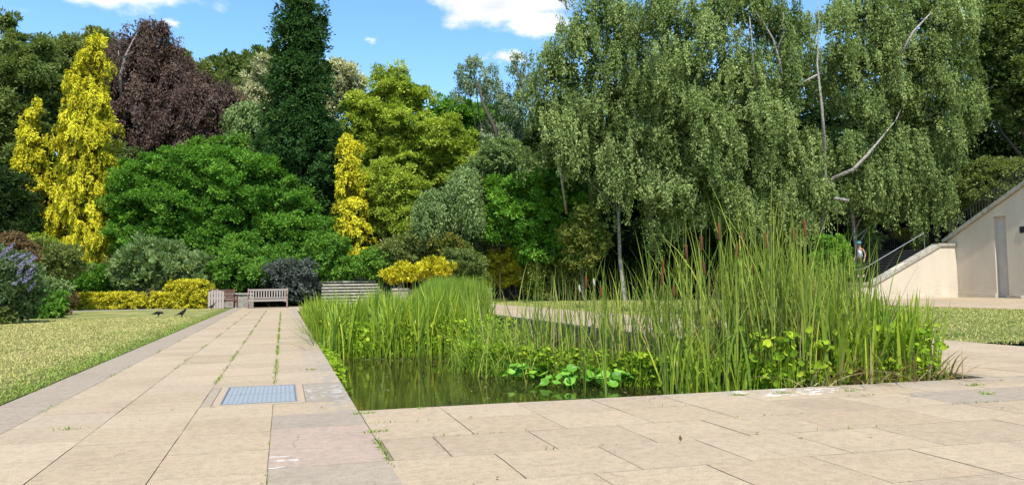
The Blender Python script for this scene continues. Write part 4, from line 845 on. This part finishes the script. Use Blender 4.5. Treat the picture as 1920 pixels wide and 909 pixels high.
# lawn border on the left
bd=tree('buddleia','shrub','buddleia bush with lilac flower spikes at the left edge of the lawn',24,[(5,520,44,42),(40,505,26,28),(20,560,48,36),(45,550,24,30),(-40,530,50,60)],'bud',8,tr=.05,crown='foliage',stemname='stem',rag=.16,style='tuft')
rng=np.random.default_rng(77)
for i,(x,y) in enumerate(((4,478),(14,486),(26,490),(38,484),(48,492),(57,498),(10,505),(33,515),(50,512),(42,530),(22,535),(52,546),(8,470),(-6,490),(30,500),(45,520))):
    c=P(x,y,23.2+rng.uniform(-.3,.3));n=60;t=rng.random(n);ax=nrm(np.array([[.7+rng.normal()*.3,0,.6]]))[0]
    cc=c+ax*(t*.34)[:,None]+rng.normal(size=(n,3))*(.028*(1-t*.7))[:,None];V,Fq=leafmesh(cc,nrm(rng.normal(size=(n,3))+ax),nrm(rng.normal(size=(n,3))),np.full(n,.05),np.full(n,.035))
    mesh_np('flower_spike',V,Fq,'lilac',bd,attrs=dict(tint=rng.random(n)))
shrub('ferny bright green clump at the lawn edge right of the buddleia',28,[(78,575,24,22),(98,570,24,20),(60,590,20,16)],'green',9,style='tuft',rag=.25)
shrub('pale green bushy plant behind the ferny clump',31,[(75,540,34,18),(105,545,28,18),(55,555,24,20)],'silver',6.5,rag=.16)
shrub('red-brown tipped low shrub at the lawn edge',31,[(122,568,20,16),(108,582,22,10)],'rust',6,rag=.12)
shrub('olive low ground shrub at the very left of the lawn edge',23.5,[(15,592,26,16),(-20,595,26,18)],'olive',8,rag=.2)
# ------------------------------------------------------------------ pool plants
def reedbed(name,label,cat,seed,n,samp,h0,h1,w0,w1,mat,lean=.12,curl=.25,tm=.45,ts=.22,nseg=5,extra=None,hf=None,curlp=1.):
    rng=np.random.default_rng(seed);xy=samp(rng,n);n=len(xy);b=np.column_stack([xy,np.full(n,WZ-.03)])
    h=rng.uniform(h0,h1,n)
    if hf is not None: h*=hf(b)
    V,Fq=blades(rng,b,h,rng.uniform(w0,w1,n),rng.uniform(0,6.28,n),np.abs(rng.normal(0,lean,n)),np.abs(rng.normal(0,curl,n))**curlp,nseg)
    t=np.clip(np.repeat(rng.normal(tm,ts,n),nseg),0,1);parts=[(V,Fq,t)]
    if extra: parts+=extra(rng)
    V,Fq,t=join(parts);o=mesh_np(name,V,Fq,mat,attrs=dict(tint=t));tag(o,label,cat,kind='stuff');return o
def clumped(rng,n,x0,x1,y0,y1,nc,sp):
    cx=rng.uniform(x0,x1,nc);cy=rng.uniform(y0,y1,nc);i=rng.integers(0,nc,n);return np.column_stack([cx[i]+rng.normal(0,sp,n),cy[i]+rng.normal(0,sp,n)])
def clip(xy,x0,x1,y0,y1): return xy[(xy[:,0]>x0)&(xy[:,0]<x1)&(xy[:,1]>y0)&(xy[:,1]<y1)]
# near-left bed: irises over marsh marigold
reedbed('iris_bed','dense bed of sword-leaved irises along the left side of the pool','irises',31,4600,lambda r,n:clip(np.concatenate([clumped(r,n//3,.65,3.7,13.2,24,50,.16),clumped(r,n//4,.65,1.0,12.6,26,36,.12),clumped(r,n//2,.65,3.5,12.8,15.2,44,.12)]),.62,4.1,12.7,26),.75,1.30,.018,.034,'iris',.10,.16,hf=lambda b:np.clip(1.06-.30*(b[:,1]-13)/10,.66,1.1)*(.93+.16*np.sin(b[:,0]*4.1+b[:,1]*1.3)*np.sin(b[:,1]*2.3-b[:,0])))
def leafy(name,label,cat,seed,n,samp,z0,z1,r0_,r1_,mat,stalk=True,nup=(0,-.25,1.)):
    rng=np.random.default_rng(seed);xy=samp(rng,n);n=len(xy);zt=rng.uniform(z0,z1,n)**1.0
    c=np.column_stack([xy,WZ+zt]);nn=np.array(nup)+rng.normal(size=(n,3))*.55;r=r0_+(r1_-r0_)*rng.random(n)**1.8;V,Fq=rounds(rng,c,nn,r,cup=.18)
    t=np.clip(np.repeat(rng.normal(.36,.28,n),4),0,1);r_x=0;parts=[(V,Fq,t)]
    if stalk:
        b=np.column_stack([xy+rng.normal(0,.06,(n,2)),np.full(n,WZ-.02)]);d=c-b;hh=np.linalg.norm(d,axis=1)
        az=np.arctan2(d[:,1],d[:,0]);V,Fq=blades(rng,b,d[:,2]+.01,np.full(n,.008),az,np.hypot(d[:,0],d[:,1])/np.maximum(d[:,2],.02),np.zeros(n),2);parts.append((V,Fq,np.repeat(rng.uniform(.1,.6,n),2)))
    V,Fq,t=join(parts);o=mesh_np(name,V,Fq,mat,attrs=dict(tint=t));tag(o,label,cat,kind='stuff');return o
leafy('marsh_marigolds','yellow-green round-leaved marsh plants among the irises on the left of the pool','marsh plants',32,5200,lambda r,n:clip(np.column_stack([r.uniform(1.0,4.2,n)-.35*(r.random(n)<.15),12.75+np.abs(r.normal(0,3.2,n))]),.62,4.3,12.6,24),.02,.60,.016,.045,'marsh',nup=(0,-.55,.7))
leafy('marsh_fringe','fringe of yellow-green leaves along the left pool rim','marsh plants',33,700,lambda r,n:clip(np.column_stack([.62+np.abs(r.normal(0,.10,n)),r.uniform(8.2,14,n)]),.61,1.,8,14)[lambda: slice(None)] if False else clip(np.column_stack([.62+np.abs(r.normal(0,.08,n)),14-np.abs(r.normal(0,2.2,n))]),.61,1.,8.6,14.2),.02,.2,.02,.045,'marsh')
reedbed('iris_bed','few taller iris leaves rising out of the left iris bed','irises',39,60,lambda r,n:np.concatenate([np.column_stack([r.normal(1.62,.07,n//2),r.normal(13.9,.07,n//2)]),np.column_stack([r.uniform(.8,3.4,n//2),r.uniform(13.3,15,n//2)])]),1.15,1.5,.024,.036,'iris',.07,.10)
# curved spillover at the path edge
reedbed('spilling_grass','arching thin leaves spilling from the irises onto the path','grass',34,260,lambda r,n:np.column_stack([r.uniform(.55,.75,n),r.uniform(12.6,19,n)]),.35,.75,.008,.016,'reed',.5,.7,nseg=6,tm=.4)
# far reeds
reedbed('reed_bed','tall fine green reed bed across the far end of the pool','reeds',35,9500,lambda r,n:(lambda q:q[q[:,0]>.166*q[:,1]])(clip(np.column_stack([r.uniform(3,6.9,n),r.uniform(24.5,33.5,n)]),.7,6.9,20,33.6)),1.2,1.72,.014,.03,'reed',.07,.12,tm=.42,ts=.2,hf=lambda b:np.clip(.55+.6*(b[:,0]-.166*b[:,1]),.5,1.)*np.clip(1.0-.0*b[:,1],0,1))
reedbed('reed_bed','yellower reeds and dry stems at the foot of the far reed bed','reeds',36,1800,lambda r,n:clip(np.column_stack([r.uniform(2.6,6.9,n),r.uniform(24.8,27.2,n)]),.7,6.9,20,33.6),.4,1.3,.014,.03,'reed',.2,.4,tm=.75,ts=.2)
reedbed('reed_bed','reed strip between the irises and the far reed bed','reeds',37,1800,lambda r,n:clip(np.column_stack([r.uniform(.65,4.6,n),r.uniform(22,31,n)]),.62,6.9,20,33.6),.45,.80,.014,.03,'iris',.12,.2)
# right stand: cattails
def yb(x): return np.maximum(np.where(x<3.9,8.1+1.5*(3.9-x),8.1-(x-3.9)*1.6),6.24)
def sampC(r,n):
    # thin, airy at left, dense at right; the front margin runs slantwise through the water
    u=r.random(n);x=2.6+4.25*u**.52;y=yb(x)+np.abs(r.normal(0,.75,n));q=x/y;k=q<.90+r.normal(0,.03,n);return clip(np.column_stack([x,y])[k],2.6,6.85,6.22,11.5)
def sampB(r,n):
    x=2.55+4.2*r.random(n)**1.25;y=yb(x)+np.abs(r.normal(0,.42,n))-.06;return clip(np.column_stack([x,y]),2.5,6.85,6.22,11.5)
reedbed('cattail_leaves','tall narrow cattail leaves filling the right side of the pool','reeds',41,1650,sampC,1.3,2.25,.011,.020,'cattail',.07,.13,nseg=7,hf=lambda b:np.clip(.72+.38*np.exp(-((b[:,0]/b[:,1]-.70)/.17)**2),0,1.2)*(.95+.14*np.sin(b[:,0]*5.3+1)*np.sin(b[:,1]*3.1)))
reedbed('cattail_leaves','bent and crossing cattail leaves in the right stand','reeds',42,170,sampC,1.1,1.7,.010,.016,'cattail',.25,.75,nseg=8)
reedbed('dry_stems','pale dry reed stems among the right cattails','dry reeds',43,650,sampC,.5,1.5,.008,.014,'dry',.10,.15,tm=.65)
# arching grasses at the left tip of the right stand
reedbed('arching_grass','arching green and straw-coloured grass leaves leaning over the open water','grass',44,300,lambda r,n:np.column_stack([r.normal(2.9,.32,n),r.normal(10.0,.6,n)]),.55,1.1,.009,.016,'reed',.45,.55,nseg=8,tm=.55)
# low growth at the foot of the stand
leafy('marsh_plants','low leafy growth at the water line below the cattails','marsh plants',45,6800,sampB,.02,.38,.014,.042,'marsh',nup=(0,-.5,.8))
leafy('marsh_plants','big kidney-shaped green leaves among the right irises','marsh plants',46,1500,lambda r,n:clip(np.column_stack([r.uniform(4.6,6.8,n),6.22+np.abs(r.normal(0,.45,n))]),4.3,6.85,6.24,8.6),.06,.72,.016,.052,'marsh',nup=(0,-.6,.6))
reedbed('iris_bed','broad sword-leaved irises at the right front corner of the pool','irises',47,1150,lambda r,n:clip(np.concatenate([clumped(r,n,5.2,6.85,6.3,7.3,26,.09)]),4.9,6.95,6.22,7.9),.60,1.15,.024,.044,'iris',.15,.14,hf=lambda b:np.clip(1.05-.0*b[:,0],0,1.2))
reedbed('bank_grass','short tangled grass leaves along the water line of the right stand','grass',50,1100,sampB,.15,.55,.007,.015,'reed',.35,.6,nseg=6,tm=.5,ts=.3)
reedbed('iris_bed','younger iris leaves between the cattails and the corner irises','irises',48,420,lambda r,n:clip(clumped(r,n,4.0,5.8,6.5,8.2,22,.12),3.8,6.9,6.25,8.6),.45,.95,.016,.03,'iris',.15,.25)
reedbed('dead_leaves','brown and straw dead iris leaves bent over the front pool edge','dead leaves',49,420,lambda r,n:np.column_stack([r.uniform(4.9,6.9,n),6.32-.067*3+np.abs(r.normal(0,.35,n))]),.25,.7,.012,.024,'dry',.4,.9,nseg=7,tm=.35,ts=.3)
# glossy rosette plants at the waterline
for i,(px,py,n_,rr,lab) in enumerate(((985,712,26,.30,'glossy round-leaved water plant furthest left at the foot of the cattails'),(1070,722,30,.34,'middle glossy round-leaved water plant in front of the cattails'),(1145,724,26,.28,'glossy round-leaved water plant right of the middle one'))):
    p=G(px,py,WZ);rng=np.random.default_rng(60+i);t=thing('water_plant',(p[0],p[1],WZ),lab,'water plant','glossy water plants at the waterline')
    az=rng.uniform(0,6.28,n_);ra=rr*np.sqrt(rng.random(n_));c=np.column_stack([p[0]+ra*np.cos(az),p[1]+ra*np.sin(az),WZ+.05+.22*rng.random(n_)*(1-ra/rr*.5)])
    nn=np.column_stack([np.cos(az)*.5,np.sin(az)*.5,np.ones(n_)])+rng.normal(size=(n_,3))*.25;V,Fq=rounds(rng,c,nn,rng.uniform(.05,.085,n_),cup=.2)
    mesh_np('leaves',V,Fq,'gloss',t,attrs=dict(tint=np.repeat(rng.random(n_),4)))
    b=np.column_stack([p[0]+ra*.2*np.cos(az),p[1]+ra*.2*np.sin(az),np.full(n_,WZ-.02)]);V,Fq=blades(rng,b,c[:,2]-WZ+.02,np.full(n_,.01),az,ra*.8/np.maximum(c[:,2]-WZ,.03),np.zeros(n_),3);mesh_np('stalks',V,Fq,'gloss',t,attrs=dict(tint=np.full(len(Fq),.3)))
# floating scraps on the water
rng=np.random.default_rng(71);n=420;b=np.column_stack([rng.uniform(.7,5,n),rng.uniform(7.5,13.2,n),np.full(n,WZ+.004)]);kk=rng.random(n)<np.clip((b[:,1]-7)/6,.1,1);b=b[kk];n=len(b)
V,Fq=leafmesh(b,nrm(rng.normal(size=(n,3))*(1,1,.03)),np.tile([0,0,1.],(n,1)),rng.uniform(.03,.16,n),rng.uniform(.008,.02,n));tag(mesh_np('floating_debris',V,Fq,'dry',attrs=dict(tint=rng.random(n))),'dead reed scraps floating on the pool','debris',kind='stuff')
# individual cattails with brown heads: one built, the rest copied
proto=thing('cattail',(0,0,WZ),'cattail stem with a brown seed head standing among the tall leaves','cattail','cattails with brown seed heads')
proto.location=(0,0,0)
m=MB();m.tube([(0,0,0),(.01,0,.8),(.03,.01,1.62)],[.007,.006,.004],6);m.build('stem','cattail',proto,world=False)
o=proto.children[0];a_=o.data.attributes.new('tint','FLOAT','FACE')
for q in a_.data: q.value=.4
m=MB();m.tube([(.026,.008,1.40),(.028,.009,1.42),(.0295,.01,1.54),(.03,.01,1.56)],[.006,.013,.013,.005],9);m.build('seed_head','seed_brown',proto,world=False,smooth=True)
rng=np.random.default_rng(9)
b=np.zeros((4,3));V,Fq=blades(rng,b,np.array([1.5,1.3,1.6,1.1]),np.full(4,.014),np.array([.3,1.9,3.6,5.1]),np.array([.05,.07,.06,.1]),np.array([.1,.2,.08,.3]),6)
mesh_np('leaves',V,Fq,'cattail',proto,attrs=dict(tint=np.repeat([.4,.5,.6,.3],6)))
heads=[(1350,432),(1375,470),(1395,447),(1290,470),(1325,500),(1443,448),(1487,438),(1455,470),(1243,520),(1092,528),(1247,500),(1420,500),(1133,545),(1512,425),(1310,455),(1265,545)]
heads.sort();ORD='first second third fourth fifth sixth seventh eighth ninth tenth eleventh twelfth thirteenth fourteenth fifteenth sixteenth'.split()
for i,(px,py) in enumerate(heads):
    d=7.5+.6*rng.random();q=P(px,py,d);s=(q[2]-WZ)/1.49
    if i==0: o=proto
    else:
        o=proto.copy();COL.objects.link(o)
        for ch in proto.children: c2=ch.copy();COL.objects.link(c2);c2.parent=o
    o['label']='brown cattail seed head on its stem, '+ORD[i]+' of the sixteen counted from the left'
    o.rotation_euler=(rng.normal(0,.02),rng.normal(0,.02),rng.uniform(0,6.28));o.scale=(max(s,.9),max(s,.9),s);o.location=(q[0],q[1],WZ)
for (px,py,d,lab) in ((1112,528,8.6,'burst cattail with a fluffy cream seed head, the taller of two'),(1085,540,8.7,'burst cattail with a small cream seed head, the lower of two')):
    q=P(px,py,d);t=thing('burst_cattail',(q[0],q[1],WZ),lab,'cattail');h=q[2]-WZ;m=MB();m.tube([(0,0,0),(.01,0,h)],[.006,.004],6);m.build('stem','dry',t,world=False)
    m=MB();m.tube([(.01,0,h-.06),(.015,.0,h-.03),(.01,.005,h+.0),(.01,0,h+.04)],[.005,.012,.014,.004],8);m.build('seed_head','seed_fluff',t,world=False,smooth=True)
# spiky dark rush tufts on the far right path edge
for i,(px,py,lab) in enumerate(((940,566,'dark spiky tuft furthest back on the right path edge'),(985,568,'second dark tuft on the right path edge'),(1090,577,'dark low tuft midway along the right path edge'),(1175,583,'dark low tuft nearest the cattails on the right path edge'),(1275,588,'dark tuft seen through the cattails on the lawn edge'))):
    p=G(px,py);rng=np.random.default_rng(90+i);n=120;b=np.column_stack([p[0]+rng.normal(0,.22,n),p[1]+rng.normal(0,.3,n),np.zeros(n)]);V,Fq=blades(rng,b,rng.uniform(.1,.3,n),rng.uniform(.01,.02,n),rng.uniform(0,6.28,n),rng.uniform(.2,.9,n),rng.uniform(0,.5,n),3)
    o=mesh_np('rush_tuft',V,Fq,'dull',loc=(float(p[0]),float(p[1]),0.),attrs=dict(tint=np.repeat(rng.random(n),3)));tag(o,lab,'plant','dark tufts along the right path')
bpy.context.view_layer.update()
print('FACES',sum(len(o.data.polygons) for o in bpy.data.objects if o.type=='MESH'))
